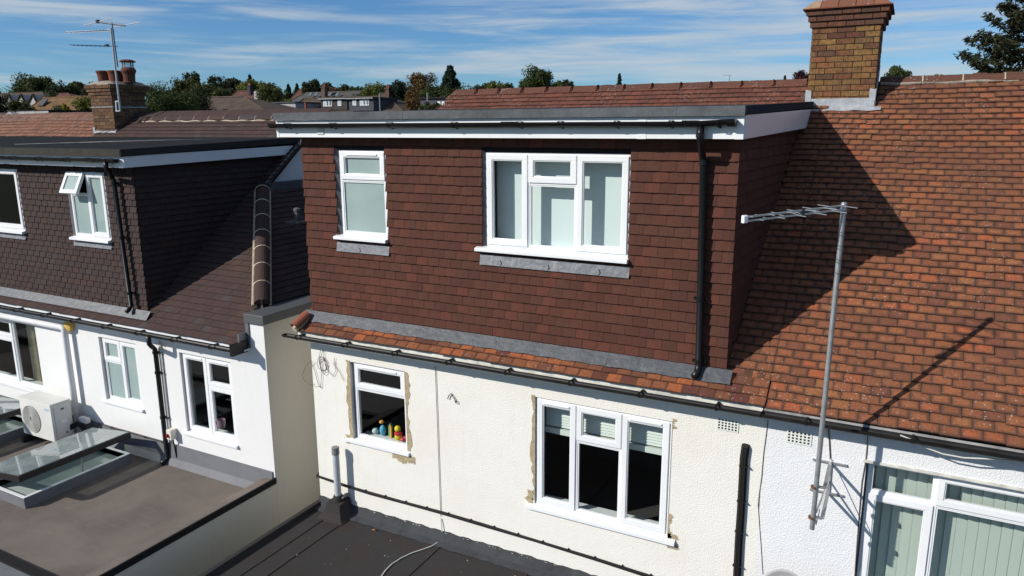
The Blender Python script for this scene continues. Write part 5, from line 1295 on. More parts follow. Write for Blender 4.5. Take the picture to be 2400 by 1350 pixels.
q = MB(); p = P(875, 1243, z=FZ+0.02); q._add([p+np.array(v) for v in ((-0.035, 0, 0.0), (0, -0.02, 0.012), (0.04, 0.0, 0.004), (0.0, 0.02, 0.014))], [(0, 1, 3), (1, 2, 3)]); q.prism([p+np.array((-0.03, -0.004, 0)), p+np.array((0.03, -0.004, 0.004)), p+np.array((0.03, 0.004, 0.004)), p+np.array((-0.03, 0.004, 0))], (0, 0, 0.004)); o = q.build('dry_leaf', 'leaf_dry'); tag(o, 'single brown dry leaf lying on the black felt roof', 'leaf')
# cracks / party line and cables on the right wall
pc = MB(); pc.tube([tuple(P(a, b, y=WY-0.010)) for a, b in ((1800, 985), (1797, 1010), (1790, 1060), (1785, 1120), (1779, 1160), (1777, 1185))], 0.004, 5); pc.tube([tuple(P(a, b, y=WY-0.008)) for a, b in ((1777, 1180), (1780, 1230), (1784, 1280), (1788, 1345))], 0.004, 5); o = pc.build('party_cable', 'wire_brown'); tag(o, 'thin grey cable down the join between the cream and the white wall', 'cable')
rc = MB(); rc.tube([tuple(P(a, b, y=WY-0.014)) for a, b in ((2034, 1020), (2031, 1060), (2028, 1085), (2020, 1130), (2014, 1200), (2008, 1280), (2003, 1352))], 0.0045, 5); rc.tube([tuple(P(a, b, y=WY-0.014)) for a, b in ((1942, 1003), (1944, 1040), (1946, 1078))], 0.006, 5); o = rc.build('wall_cable', 'wire_brown'); tag(o, 'frayed cable running down the white wall beside the blind window', 'cable')
sw = MB(); sw.tube([tuple(P(a, b, y=7.22)) for a, b in ((2110, 1020), (2140, 1032), (2172, 1050), (2210, 1064), (2260, 1073), (2330, 1076), (2420, 1085))], 0.007, 6); o = sw.build('slack_cable', 'wire_white'); tag(o, 'slack white cable hanging under the right gutter', 'cable')

# television aerial on its pole
aer = thing('tv_aerial', 'log periodic television aerial on a tall grey pole bracketed to the white wall', 'aerial')
PYY = 6.83
pt = P(1979, 474, y=PYY); pb = P(1903, 1240, y=PYY)
q = MB(); q.tube([tuple(pb), tuple(pt)], 0.0225, 12); q.build('pole', 'galvanised', aer, smooth=False)
zbm = pt[2]-0.035; tip = P(1748, 512, y=6.11); bm0 = np.array([pt[0]+0.02, pt[1], zbm]); bd_ = tip-bm0; bL = np.linalg.norm(bd_); bd_ /= bL; bs = np.cross(bd_, (0, 0, 1)); bs /= np.linalg.norm(bs)
q = MB()
for dz in (0.011, -0.022): q.bar(bm0+np.array([0, 0, dz]), tip+np.array([0, 0, dz]), 0.016, 0.014)
q.build('boom', 'aluminium', aer)
n_ = 11
for i in range(n_):
    t = 0.06+0.90*(1-(1-i/(n_-1))**1.0); c = bm0+bd_*bL*t; ln = 0.165*(1-t)**0.9+0.03; sgn = 1 if i % 2 else -1
    q = MB(); q.tube([c+np.array([0, 0, 0.011]), c+np.array([0, 0, 0.011])+bs*ln*sgn], 0.0035, 5); q.tube([c+np.array([0, 0, -0.022]), c+np.array([0, 0, -0.022])-bs*ln*sgn], 0.0035, 5); q.build('element', 'aluminium', aer)
q = MB(); q.obox(tip+np.array([0, 0, -0.005])+bd_*0.01, bd_*0.022, bs*0.020, (0, 0, 0.032)); q.build('end_cap', 'white_upvc', aer, bevel=0.008)
q = MB(); q.obox(bm0+bd_*bL*0.45+np.array([0, 0, -0.004]), bd_*0.012, bs*0.013, (0, 0, 0.026)); q.build('spacer', 'dark_metal', aer)
q = MB(); q.lathe((pt[0], pt[1], pt[2]-0.055), [(0.026, 0), (0.026, 0.05)], 10); q.build('clamp', 'galvanised', aer)
for (wa, wb_, arm, cl_) in (((1905, 1075), (1985, 1092), (1946, 1084), (1908, 1141)), ((1898, 1146), (1977, 1162), (1940, 1155), (1902, 1212))):
    a = P(*wa, y=WY-0.015); b = P(*wb_, y=WY-0.015); c = P(*arm, y=WY-0.015); e = P(*cl_, y=PYY)
    q = MB(); q.bar((a[0], a[1], c[2]), (b[0], b[1], c[2]), 0.026, 0.018); q.bar((c[0], c[1], c[2]), (c[0]-0.0, PYY+0.02, e[2]), 0.034, 0.010); q.bar((c[0], PYY+0.02, e[2]), (e[0], PYY+0.02, e[2]), 0.04, 0.012); q.build('wall_bracket', 'galvanised', aer)
    q = MB(); q.lathe((e[0], PYY, e[2]-0.012), [(0.030, 0), (0.030, 0.022)], 10); q.bar((e[0], PYY, e[2]), (e[0]+0.01, PYY-0.045, e[2]), 0.008, 0.008); q.build('clamp', 'rusty_steel', aer)
cA = P(1946, 1086, y=WY-0.015); cB = P(1940, 1157, y=WY-0.015)
q = MB(); q.bar((cA[0], WY-0.02, cA[2]), (cB[0], WY-0.02, cB[2]), 0.03, 0.008, (0, 1, 0)); q.bar((cA[0], WY-0.03, (cA[2]+cB[2])/2-0.02), (pb[0]+0.02, PYY+0.03, (cA[2]+cB[2])/2-0.12), 0.014, 0.014); q.build('bracket_stay', 'galvanised', aer)
q = MB(); q.tube([(cA[0], WY-0.02, cA[2]+0.05), (cA[0]+0.01, 7.2, cA[2]-0.10), (pb[0]+0.05, 6.95, cA[2]-0.25), (pb[0]+0.03, PYY+0.02, cA[2]-0.40), (pb[0]+0.025, PYY+0.01, pb[2]+0.1)], 0.005, 5); q.build('coax', 'wire_white', aer)
# satellite dish, only its top rim in view
sd_ = thing('satellite_dish', 'grey satellite dish at the bottom edge below the aerial bracket', 'satellite dish')
dc = P(1843, 1400, y=6.93); q = MB(); prof = [(0.005, 0.0), (0.09, 0.012), (0.18, 0.045), (0.235, 0.085), (0.25, 0.098), (0.245, 0.108), (0.225, 0.092), (0.17, 0.055), (0.08, 0.022), (0.005, 0.012)]
q.lathe(dc, prof, 32, (-0.25, -0.80, 0.50)); q.build('reflector', 'dish_grey', sd_, smooth=True)
q = MB(); q.bar(dc+np.array([0.0, 0.02, -0.05]), (dc[0]+0.15, WY-0.01, dc[2]-0.1), 0.04, 0.04); q.build('bracket', 'dark_metal', sd_)
# aerial cluster on the left chimney
ae2 = thing('tv_aerial', 'cluster of aerials on a leaning galvanised pole strapped to the left chimney', 'aerial')
AYY = 11.11
def A2(x, y): return P(130+x/4.655, 30+y/4.655, y=AYY)
p0, p1 = A2(708, 1075), A2(603, 165)
q = MB(); q.tube([p0, p1], 0.022, 10); q.build('pole', 'galvanised', ae2)
q = MB(); q.tube([A2(680, 590), A2(617, 105)], 0.013, 8); q.build('second_pole', 'dark_metal', ae2)
q = MB(); q.tube([A2(448, 100), A2(760, 140)], 0.016, 8); q.obox(A2(462, 95), (0.035, 0, 0), (0, 0.03, 0), (0, 0, 0.035)); q.build('dipole_boom', 'dark_metal', ae2)
for a, b in (((305, 142), (625, 60)), ((632, 160), (930, 102))):
    pa, pb_ = A2(*a), A2(*b); md_ = (pa+pb_)/2; q = MB(); q.tube([pa, pb_], 0.008, 6); q.build('dipole_rod', 'aluminium', ae2)
q = MB()
for dz in (0.018, -0.018): q.bar(A2(112, 215)+np.array([0, 0, dz]), A2(612, 190)+np.array([0, 0, dz]), 0.016, 0.012)
q.build('log_periodic_boom', 'aluminium', ae2)
for i in range(12):
    t = i/11; c = A2(125+460*t, 215-24*t); q = MB(); q.tube([c+np.array([0, -0.03-0.12*t, 0]), c+np.array([0, 0.03+0.12*t, 0])], 0.005, 5); q.bar(c+np.array([0, 0, -0.018]), c+np.array([0, 0, 0.018]), 0.008, 0.008, (0, 1, 0)); q.build('element', 'aluminium', ae2)
q = MB(); q.bar(A2(190, 352), A2(680, 367), 0.016, 0.016); q.obox(A2(562, 355), (0.03, 0, 0), (0, 0.03, 0), (0, 0, 0.022)); q.build('yagi_boom', 'dark_metal', ae2)
for i in range(9):
    c = A2(200+48*i, 353+1.5*i); q = MB(); q.tube([c+np.array([0, -0.11, 0]), c+np.array([0, 0.11, 0])], 0.006, 5); q.tube([c+np.array([0, 0, -0.018]), c+np.array([0, 0, 0.018])], 0.006, 5); q.build('element', 'dark_metal', ae2)
q = MB(); br = KX1+0.03
for a in ((700, 965), (705, 1070)):
    c = A2(*a); q.bar(c, (c[0]-0.17, AYY+0.02, c[2]), 0.03, 0.025)
q.bar((A2(700, 965)[0]-0.17, AYY+0.03, A2(700, 965)[2]), (A2(705, 1070)[0]-0.17, AYY+0.03, A2(705, 1070)[2]), 0.03, 0.02, (0, 1, 0)); q.build('chimney_bracket', 'bright_lead', ae2)
q = MB(); zz = (A2(620, 1025)[2]); q.box(KX0-0.012, KX1+0.012, KY0-0.015, KY0-0.009, zz-0.008, zz+0.008); q.box(KX1+0.009, KX1+0.015, KY0-0.009, KY1, zz-0.008, zz+0.008); q.build('lashing_wire', 'galvanised', ae2)
q = MB(); q.tube([A2(690, 1210), A2(600, 1260), A2(450, 1320), (A2(420, 1335))], 0.006, 5); q.build('coax', 'cable_black', ae2)

# things behind the panes
def inside(px_, py_, y): return P(px_, py_, y=y)
mug = MB(); p = P(521, 1015, y=6.80); mug.lathe((p[0], 6.80, -4.185), [(0.042, 0.0), (0.05, 0.02), (0.058, 0.12), (0.052, 0.12), (0.045, 0.02)], 16); mug.tube([(p[0]-0.052, 6.79, -4.09), (p[0]-0.09, 6.785, -4.10), (p[0]-0.085, 6.785, -4.15), (p[0]-0.05, 6.79, -4.16)], 0.008, 6); o = mug.build('mug', 'mug_mauve'); tag(o, 'mauve mug standing on the sill inside the white three part window', 'mug')
zs = CW[2]+0.035
def toy_figure():
    t = thing('toy_figure', 'yellow toy figure with red top behind the small cream-wall window', 'toy')
    p = P(934, 1020, y=7.60); x = p[0]
    q = MB(); q.lathe((x, 7.60, zs), [(0.03, 0), (0.05, 0.02), (0.055, 0.06), (0.04, 0.10), (0.025, 0.115)], 14); q.build('body', 'toy_yellow', t, smooth=True)
    q = MB(); q.lathe((x-0.01, 7.60, zs+0.115), [(0.01, 0), (0.038, 0.015), (0.045, 0.045), (0.035, 0.075), (0.01, 0.085)], 14); q.build('head', 'toy_yellow', t, smooth=True)
    q = MB(); q.lathe((x, 7.60, zs+0.08), [(0.058, 0), (0.058, 0.025), (0.04, 0.035)], 14); q.build('collar', 'toy_red', t)
    return t
toy_figure()
def blob(name, label, px_, z, r, m_, sz=1.0, y=7.62):
    p = P(px_, 1020, y=y); q = MB(); prof = [(r*math.sin(math.pi*i/8)+0.001, r*sz*(1-math.cos(math.pi*i/8))) for i in range(9)]; q.lathe((p[0], y, z), prof, 14); o = q.build(name, m_, None, smooth=True); tag(o, label, 'toy', 'toys on the small window sill')
blob('toy_ball', 'red toy ball at the right end of the small window sill', 950, zs, 0.035, 'toy_red')
blob('toy_ball', 'blue toy lump left of the green toy arch', 898, zs+0.0, 0.045, 'toy_blue', 1.7)
blob('toy_ball', 'yellow and blue toy top resting on the blue one', 896, zs+0.15, 0.035, 'toy_orange', 0.7, 7.66)
blob('toy_ball', 'pink toy ball below the yellow toy figure', 943, zs, 0.025, 'toy_pink', 1.0, 7.575)
blob('toy_ball', 'clear plastic toy left of the blue toy on the sill', 880, zs, 0.05, 'toy_clear', 0.9)
q = MB(); p = P(915, 1010, y=7.63); q.prism([(p[0]-0.03, 7.62, zs), (p[0]+0.03, 7.62, zs), (p[0]+0.035, 7.62, zs+0.17), (p[0]+0.0, 7.62, zs+0.20), (p[0]-0.028, 7.62, zs+0.15)], (0, 0.025, 0)); q2 = q.build('toy_board', 'toy_green'); tag(q2, 'upright green toy board beside the yellow toy figure', 'toy', 'toys on the small window sill')
q = MB(); q.prism([(p[0]+0.005, 7.60, zs), (p[0]+0.035, 7.60, zs), (p[0]+0.04, 7.60, zs+0.17), (p[0]+0.01, 7.60, zs+0.19)], (0, 0.015, 0)); q2 = q.build('toy_board', 'toy_orange'); tag(q2, 'upright orange toy board in front of the green one', 'toy', 'toys on the small window sill')
vbl = thing('venetian_blind', 'cream venetian blind half raised behind the wide cream-wall window', 'blind')
zt_ = BWN[3]-0.03
for i in range(11):
    z = zt_-0.02-i*0.034; q = MB(); q.obox(((BWN[0]+BWN[1])/2, WY+0.20, z), ((BWN[1]-BWN[0])/2-0.06, 0, 0), (0, 0.010, 0.018), (0, 0.0009, -0.0005)); q.build('slat', 'blind_white', vbl)
q = MB(); q.box(BWN[0]+0.06, BWN[1]-0.06, WY+0.18, WY+0.22, zt_-0.47, zt_-0.40); q.build('bottom_stack', 'blind_white', vbl)

# ================================================================== BACKGROUND
def leaves(centres, radii, n, size, flat=0.55, squash=1.0):
    """many small leaf faces scattered round clump centres"""
    idx = rng.integers(0, len(centres), n); c = np.array(centres)[idx]; r = np.array(radii)[idx]
    v = rng.normal(size=(n, 3)); v /= np.linalg.norm(v, axis=1)[:, None]; rr = r*(rng.random(n)**0.45)
    p = c+v*rr[:, None]*np.array([1, 1, squash])
    a = rng.normal(size=(n, 3)); a /= np.linalg.norm(a, axis=1)[:, None]; b = np.cross(a, v+rng.normal(size=(n, 3))*flat); b /= (np.linalg.norm(b, axis=1)[:, None]+1e-9)
    s = size*(0.6+0.8*rng.random(n)); a = a*s[:, None]; b = b*(s*0.6)[:, None]
    V = np.stack([p-a, p+b, p+a, p-b], 1).reshape(-1, 3); F = [(4*i, 4*i+1, 4*i+2, 4*i+3) for i in range(n)]
    return V, F
def tree(px_, ytop, dist, wpx, label, leaf, kind='round', n=3500, hpx=None, group='background trees', name=None, cat='tree', airy=0.0, lsize=None):
    base = P(px_, 294, y=dist); x, y = base[0], base[1]; k = FPX/(np.dot(base, FW)); w = 1.14*wpx/k; top_ = P(px_, ytop, y=dist)[2]; g0 = gz(x, y)
    h = (1.25*hpx/k) if hpx else min((top_-g0)*0.8, w*1.5)
    h = max(h, 1.0); zc_ = top_-h/2; cs = []; rsz = []
    ls = lsize or max(2.3/k, 0.06); n = int(n*2.4)
    t = thing(name or ('%s_tree' % {'round': 'broadleaf', 'cone': 'conifer', 'tall': 'poplar', 'pine': 'pine', 'bush': 'bush'}[kind] if kind != 'bush' else 'bush'), label, cat, group, (x, y, g0))
    if kind in ('cone', 'pine'):
        nc = 60
        for i in range(nc):
            f = (i+0.5)/nc; zz = top_-h*f; rad_ = w/2*(f**0.8)*random.uniform(0.75, 1.1); aa = random.uniform(0, 6.28); cs.append((x+rad_*0.75*math.cos(aa), y+rad_*0.75*math.sin(aa), zz)); rsz.append(max(w*0.07, w*0.17*(0.35+f*0.6)))
        for f in np.linspace(0.02, 1, 14): cs.append((x, y, top_-h*f)); rsz.append(w*0.10+w*0.12*f)
    else:
        nc = 34 if kind != 'bush' else 22
        for i in range(nc):
            v = np.array([random.gauss(0, 1) for _ in range(3)]); v /= np.linalg.norm(v); q = random.uniform(0.45, 0.86)
            if kind == 'tall': pass
            cs.append((x+v[0]*w/2*q, y+v[1]*w/2*q, zc_+v[2]*h/2*q)); rsz.append(random.uniform(0.13, 0.26)*min(w, h))
        cs.append((x, y, zc_)); rsz.append(min(w, h)*0.3)
    if (dist >= 75 or px_ > 1080) and n > 900:
        Ht = top_-g0; zl, zh = g0+0.16*Ht, zc_-0.15*h; nc0 = len(cs)
        if zh > zl:
            for i in range(20):
                f = (i+0.5)/20; zz = zh+(zl-zh)*f; lat = (w*0.34+(max(0.20*Ht, w*0.4)-w*0.34)*min(1, f*1.6)); aa = random.uniform(0, 6.28); q = random.uniform(0.2, 1.0)
                cs.append((x+lat*q*math.cos(aa), y+lat*q*math.sin(aa), zz)); rsz.append(max(0.6, 0.085*Ht))
            n = int(n*(1+0.9*(len(cs)-nc0)/nc0))
    V, F = leaves(cs, rsz, n, ls)
    V = V-np.array([x, y, g0])
    me = bpy.data.meshes.new('crown'); me.from_pydata(V.tolist(), [], F); me.materials.append(M[leaf]); o = bpy.data.objects.new('crown', me); C.objects.link(o); o.parent = t
    tr = MB(); H = zc_-g0; tr.tube([(0, 0, -0.3), (0.05*w, 0, H*0.5), (0, 0.03*w, H), (0.02*w, 0, H+h*0.3)], [max(0.10, w*0.045), max(0.08, w*0.036), max(0.06, w*0.026), 0.02], 7)
    for i in range(6):
        aa = i*1.05+random.random(); e_ = (0.32*w*math.cos(aa), 0.32*w*math.sin(aa), H+h*random.uniform(-0.1, 0.3)); tr.tube([(0, 0, H-h*0.25), (e_[0]*0.5, e_[1]*0.5, H-h*0.05), e_], [w*0.018, w*0.012, 0.01], 5)
    tr.build('trunk', 'bark', t)
    return t
TREES = [
 # px, ytop, dist, width px, label, leaf, kind, n
 (-12, 186, 85, 62, 'dark tree cut by the left edge of the picture', 'leaf_dark_green', 'round', 2600, 90),
 (82, 164, 120, 70, 'tall rounded green tree at the far left', 'leaf_green', 'round', 4200, 70),
 (112, 174, 118, 56, 'lower green tree touching the tall one at the far left', 'leaf_green', 'round', 3000, 60),
 (160, 196, 112, 78, 'dark tree left of the left chimney', 'leaf_dark_green', 'round', 2800, 46),
 (192, 188, 170, 34, 'pale distant tree just left of the left chimney', 'leaf_olive', 'round', 1200, 28),
 (236, 192, 100, 60, 'dark tree behind the left chimney', 'leaf_dark_green', 'round', 1600, 50),
 (50, 236, 52, 60, 'green bush before the orange-brown roof at the far left', 'leaf_olive', 'bush', 1500, 40),
 (150, 246, 38, 62, 'olive bush with a yellow flowering top left of the chimney', 'leaf_olive', 'bush', 1800, 40),
 (206, 222, 36, 50, 'yellow green bush against the left chimney', 'leaf_yellow_green', 'bush', 2200, 62),
 (400, 197, 37, 128, 'large dark green shrub right of the left chimney', 'leaf_green', 'round', 6500, 95),
 (462, 208, 44, 100, 'dark shrub standing in shade behind the large one', 'leaf_dark_green', 'round', 4200, 90),
 (458, 162, 92, 38, 'tall narrow tree rising above the shrubs', 'leaf_dark_green', 'round', 2200, 60),
 (440, 184, 88, 60, 'broad olive tree below the tall narrow one', 'leaf_olive', 'round', 2200, 50),
 (486, 188, 84, 52, 'brownish olive tree right of the tall narrow one', 'leaf_olive', 'round', 2000, 54),
 (515, 180, 125, 44, 'round dull green tree on the skyline', 'leaf_dark_green', 'round', 1900, 46),
 (553, 181, 135, 44, 'flat topped green tree on the skyline', 'leaf_dark_green', 'round', 1700, 38),
 (524, 206, 78, 44, 'olive bush above the brown hipped roof', 'leaf_olive', 'bush', 1300, 34),
 (594, 176, 140, 22, 'small dark fir on the skyline', 'leaf_blue_conifer', 'cone', 900, 30),
 (595, 187, 95, 62, 'bright yellow green tree behind the red hipped roof', 'leaf_yellow_green', 'round', 2600, 44),
 (622, 189, 125, 40, 'dark tree right of the bright yellow green one', 'leaf_dark_green', 'round', 1500, 40),
 (632, 196, 66, 66, 'autumn tinted green tree before the white building', 'leaf_olive', 'round', 3800, 74),
 (668, 228, 72, 36, 'small yellow green bush left of the tiled gable', 'leaf_yellow_green', 'bush', 900, 26),
 (682, 199, 150, 20, 'tiny conifer on the skyline left of the red roof', 'leaf_blue_conifer', 'cone', 700, 26),
 (702, 197, 150, 18, 'second tiny conifer near the red roof', 'leaf_blue_conifer', 'cone', 700, 24),
 (736, 186, 110, 38, 'round dark green tree behind the rooflights', 'leaf_dark_green', 'round', 2600, 34),
 (773, 193, 160, 26, 'small round tree right of the round dark one', 'leaf_dark_green', 'round', 1300, 24),
 (790, 204, 120, 30, 'brownish shrub on the skyline', 'leaf_autumn', 'bush', 900, 22),
 (810, 196, 170, 24, 'small pale green skyline tree', 'leaf_dark_green', 'round', 900, 22),
 (838, 202, 95, 60, 'green hedge-like tree behind the dormers', 'leaf_green', 'round', 2200, 40),
 (882, 191, 88, 56, 'yellowing green tree left of the dark cypress', 'leaf_yellow_green', 'round', 2600, 44),
 (912, 198, 90, 44, 'green tree beside the dark cypress', 'leaf_green', 'round', 1700, 40),
 (937, 181, 76, 48, 'dark dense cypress behind the brown roof', 'leaf_blue_conifer', 'round', 3800, 62),
 (1000, 170, 70, 84, 'russet autumn tree right of the dark cypress', 'leaf_autumn', 'round', 4600, 84),
 (1058, 158, 74, 74, 'large dark pine beside the russet tree', 'leaf_blue_conifer', 'pine', 4200, 66),
 (1034, 194, 58, 84, 'leafy bright green tree in front of the pine', 'leaf_green', 'round', 4200, 62),
 (968, 232, 58, 34, 'reddish shrub below the russet tree', 'leaf_autumn', 'bush', 900, 30),
 (1010, 238, 40, 60, 'low green hedge in front of the dark flat dormer', 'leaf_olive', 'bush', 1300, 22),
 (1124, 198, 140, 30, 'small round tree above the left end of the red ridge', 'leaf_dark_green', 'round', 1300, 30),
 (1142, 193, 150, 22, 'small dark tree beside the yellow one above the ridge', 'leaf_dark_green', 'round', 900, 28),
 (1163, 189, 95, 46, 'yellow tree above the red ridge', 'leaf_yellow_green', 'round', 2000, 40),
 (1193, 193, 120, 28, 'dark tree right of the yellow one above the ridge', 'leaf_dark_green', 'round', 1200, 34),
 (1254, 160, 80, 80, 'big rounded green tree rising above the red ridge', 'leaf_green', 'round', 5200, 66),
 (1305, 187, 130, 30, 'small green tree right of the big rounded one', 'leaf_green', 'round', 1300, 34),
 (1325, 186, 120, 32, 'dull green tree at the right of the ridge group', 'leaf_dark_green', 'round', 1400, 34),
 (1449, 174, 95, 22, 'slim dark cypress above the red ridge', 'leaf_blue_conifer', 'cone', 1500, 50),
 (1832, 179, 75, 12, 'tiny shrub tip above the ridge left of the chimney', 'leaf_dark_green', 'cone', 500, 30),
 (1876, 166, 80, 50, 'purple leaved tree left of the brick chimney', 'leaf_purple', 'round', 2400, 50),
 (2089, 157, 62, 52, 'bushy green tree right of the brick chimney', 'leaf_green', 'round', 2600, 46),
 (500, 198, 102, 70, 'dark leafy mass left of the flat topped skyline tree', 'leaf_dark_green', 'round', 2200, 44),
 (545, 200, 108, 90, 'shaded leafy mass below the flat topped skyline tree', 'leaf_dark_green', 'round', 2600, 40),
 (650, 214, 90, 50, 'dark bush right behind the autumn tinted tree', 'leaf_dark_green', 'bush', 1600, 44),
 (862, 208, 92, 60, 'green hedge between the rooflight house and the cypress', 'leaf_green', 'bush', 2200, 40),
 (906, 206, 84, 56, 'green bush directly left of the dark cypress', 'leaf_green', 'bush', 2000, 40),
 (820, 206, 130, 60, 'low dark wood behind the rooflight house', 'leaf_dark_green', 'bush', 1800, 30),
 (758, 208, 128, 50, 'low brown bush between the two round skyline trees', 'leaf_autumn', 'bush', 1300, 26),
 (510, 252, 46, 70, 'low shrub in front of the brown hipped bungalow', 'leaf_olive', 'bush', 1500, 40),
 (585, 256, 47, 44, 'small shrub before the right end of the bungalow', 'leaf_dark_green', 'bush', 1000, 28),
 (135, 218, 95, 40, 'dark bush above the orange-brown roof', 'leaf_dark_green', 'bush', 1300, 34),
 (2185, 172, 90, 22, 'sparse pale shrub tip above the right ridge', 'leaf_autumn', 'bush', 160, 26),
]
for px_, yt, ds, wp_, lb, lf, kd, n_, hp_ in TREES:
    tree(px_, yt, ds, wp_, lb, lf, kd, n_, hp_)
q = tree(158, 240, 36, 14, 'yellow flowering top poking out of the olive bush', 'leaf_yellow', 'bush', 260, 12)
# far wood: one mass behind everything
cs_ = []; rs_ = []
for k in range(230):
    px_ = -60+k*5.4+random.uniform(-6, 6); top_y = 203+7*math.sin(k*0.23)+5*math.sin(k*0.61+1)+random.uniform(0, 10)
    p = P(px_, top_y, y=185+random.uniform(-12, 12))
    for q_ in range(3): cs_.append(p+np.array([random.uniform(-1, 1), random.uniform(-2, 2), -1.4-q_*2.2])); rs_.append(random.uniform(1.3, 2.3))
V, F = leaves(cs_, rs_, 26000, 0.30)
me = bpy.data.meshes.new('distant_wood'); me.from_pydata(V.tolist(), [], F); me.materials.append(M['leaf_dark_green']); o = bpy.data.objects.new('distant_wood', me); C.objects.link(o); tag(o, 'far-off dark band of woodland along the skyline behind the houses', 'wood', kind='stuff')
# leafless twiggy tree
def twigs():
    base = P(368, 250, y=60); t = thing('bare_tree', 'bare purplish twiggy tree right of the left chimney', 'tree', 'background trees', (base[0], base[1], gz(base[0], base[1])))
    k = FPX/np.dot(base, FW); zt_ = P(368, 178, y=60)[2]-t.location[2]; q = MB(); random.seed(3)
    q.tube([(0, 0, -0.3), (0, 0, zt_*0.7)], [0.14, 0.06], 6)
    for i in range(80):
        a = random.uniform(0, 6.28); r_ = random.uniform(0.3, 1.0); z0_ = zt_*random.uniform(0.5, 0.75); l_ = random.uniform(0.8, 1.7)
        p1 = (r_*0.5*math.cos(a), r_*0.5*math.sin(a), z0_+l_*0.5); p2 = (r_*1.2*math.cos(a+0.3), r_*1.2*math.sin(a+0.3), min(zt_+0.25, z0_+l_)); q.tube([(0, 0, z0_), p1, p2], [0.018, 0.012, 0.006], 4)
    q.build('branches', 'bark', t)
twigs()
# big conifer at the right edge
def big_conifer():
    dist = 30.0; base = P(2424, 100, y=dist); x, y = base[0], base[1]; g0 = gz(x, y)
    t = thing('conifer_tree', 'big dark spruce at the right edge with drooping ragged branches', 'tree', 'background trees', (x, y, g0))
    rs = random.Random(5); cs = []; rr = []; dirs = []; tr = MB(); top_ = P(2424, -150, y=dist)[2]-g0; tr.tube([(0, 0, -0.3), (0, 0, top_*0.6), (0.05, 0, top_)], [0.30, 0.2, 0.05], 8)
    z = 4.0; i = 0
    while z < top_-0.2:
        f = (top_-z)/(top_-4.0); R_ = 0.3+5.2*f**0.95
        for j in range(6):
            a = j*1.05+i*0.7+rs.uniform(-0.3, 0.3); r_ = R_*rs.uniform(0.45, 1.12); dz = rs.uniform(-0.05, 0.35)
            tip_ = np.array([r_*math.cos(a), r_*math.sin(a), z+0.10*r_+dz]); midp = np.array([tip_[0]*0.55, tip_[1]*0.55, z-0.10*r_])
            tr.tube([(0, 0, z), tuple(midp), tuple(tip_)], [0.05, 0.03, 0.006], 4)
            n_ = max(4, int(r_*7.5))
            for k in range(n_):
                u = 0.25+0.75*(k+1)/n_; q_ = (1-u)**2*np.array([0, 0, z])+2*u*(1-u)*midp+u*u*tip_
                lat = np.array([-math.sin(a), math.cos(a), 0])*rs.uniform(-1, 1)*0.55*(1.2-u)*min(1, r_)
                cs.append(q_+lat+np.array([0, 0, rs.uniform(-0.16, 0.05)])); rr.append(rs.uniform(0.09, 0.20)); dirs.append(np.array([math.cos(a), math.sin(a), -0.35]))
        z += 0.30; i += 1
    n = 120000; idx = rng.integers(0, len(cs), n); c = np.array(cs)[idx]; r = np.array(rr)[idx]; dd = np.array(dirs)[idx]
    v = rng.normal(size=(n, 3)); v /= np.linalg.norm(v, axis=1)[:, None]; p = c+v*(r*rng.random(n)**0.5)[:, None]
    a = dd+rng.normal(size=(n, 3))*0.75; a /= np.linalg.norm(a, axis=1)[:, None]; b = np.cross(a, rng.normal(size=(n, 3))); b /= np.linalg.norm(b, axis=1)[:, None]
    s_ = 0.080*(0.5+rng.random(n)); a = a*s_[:, None]; b = b*(s_*0.26)[:, None]
    V = np.stack([p-a, p+b, p+a, p-b], 1).reshape(-1, 3); F = [(4*i, 4*i+1, 4*i+2, 4*i+3) for i in range(n)]
    me = bpy.data.meshes.new('crown'); me.from_pydata(V.tolist(), [], F); me.materials.append(M['leaf_conifer']); o = bpy.data.objects.new('crown', me); C.objects.link(o); o.parent = t
    tr.build('trunk', 'bark', t)
big_conifer()

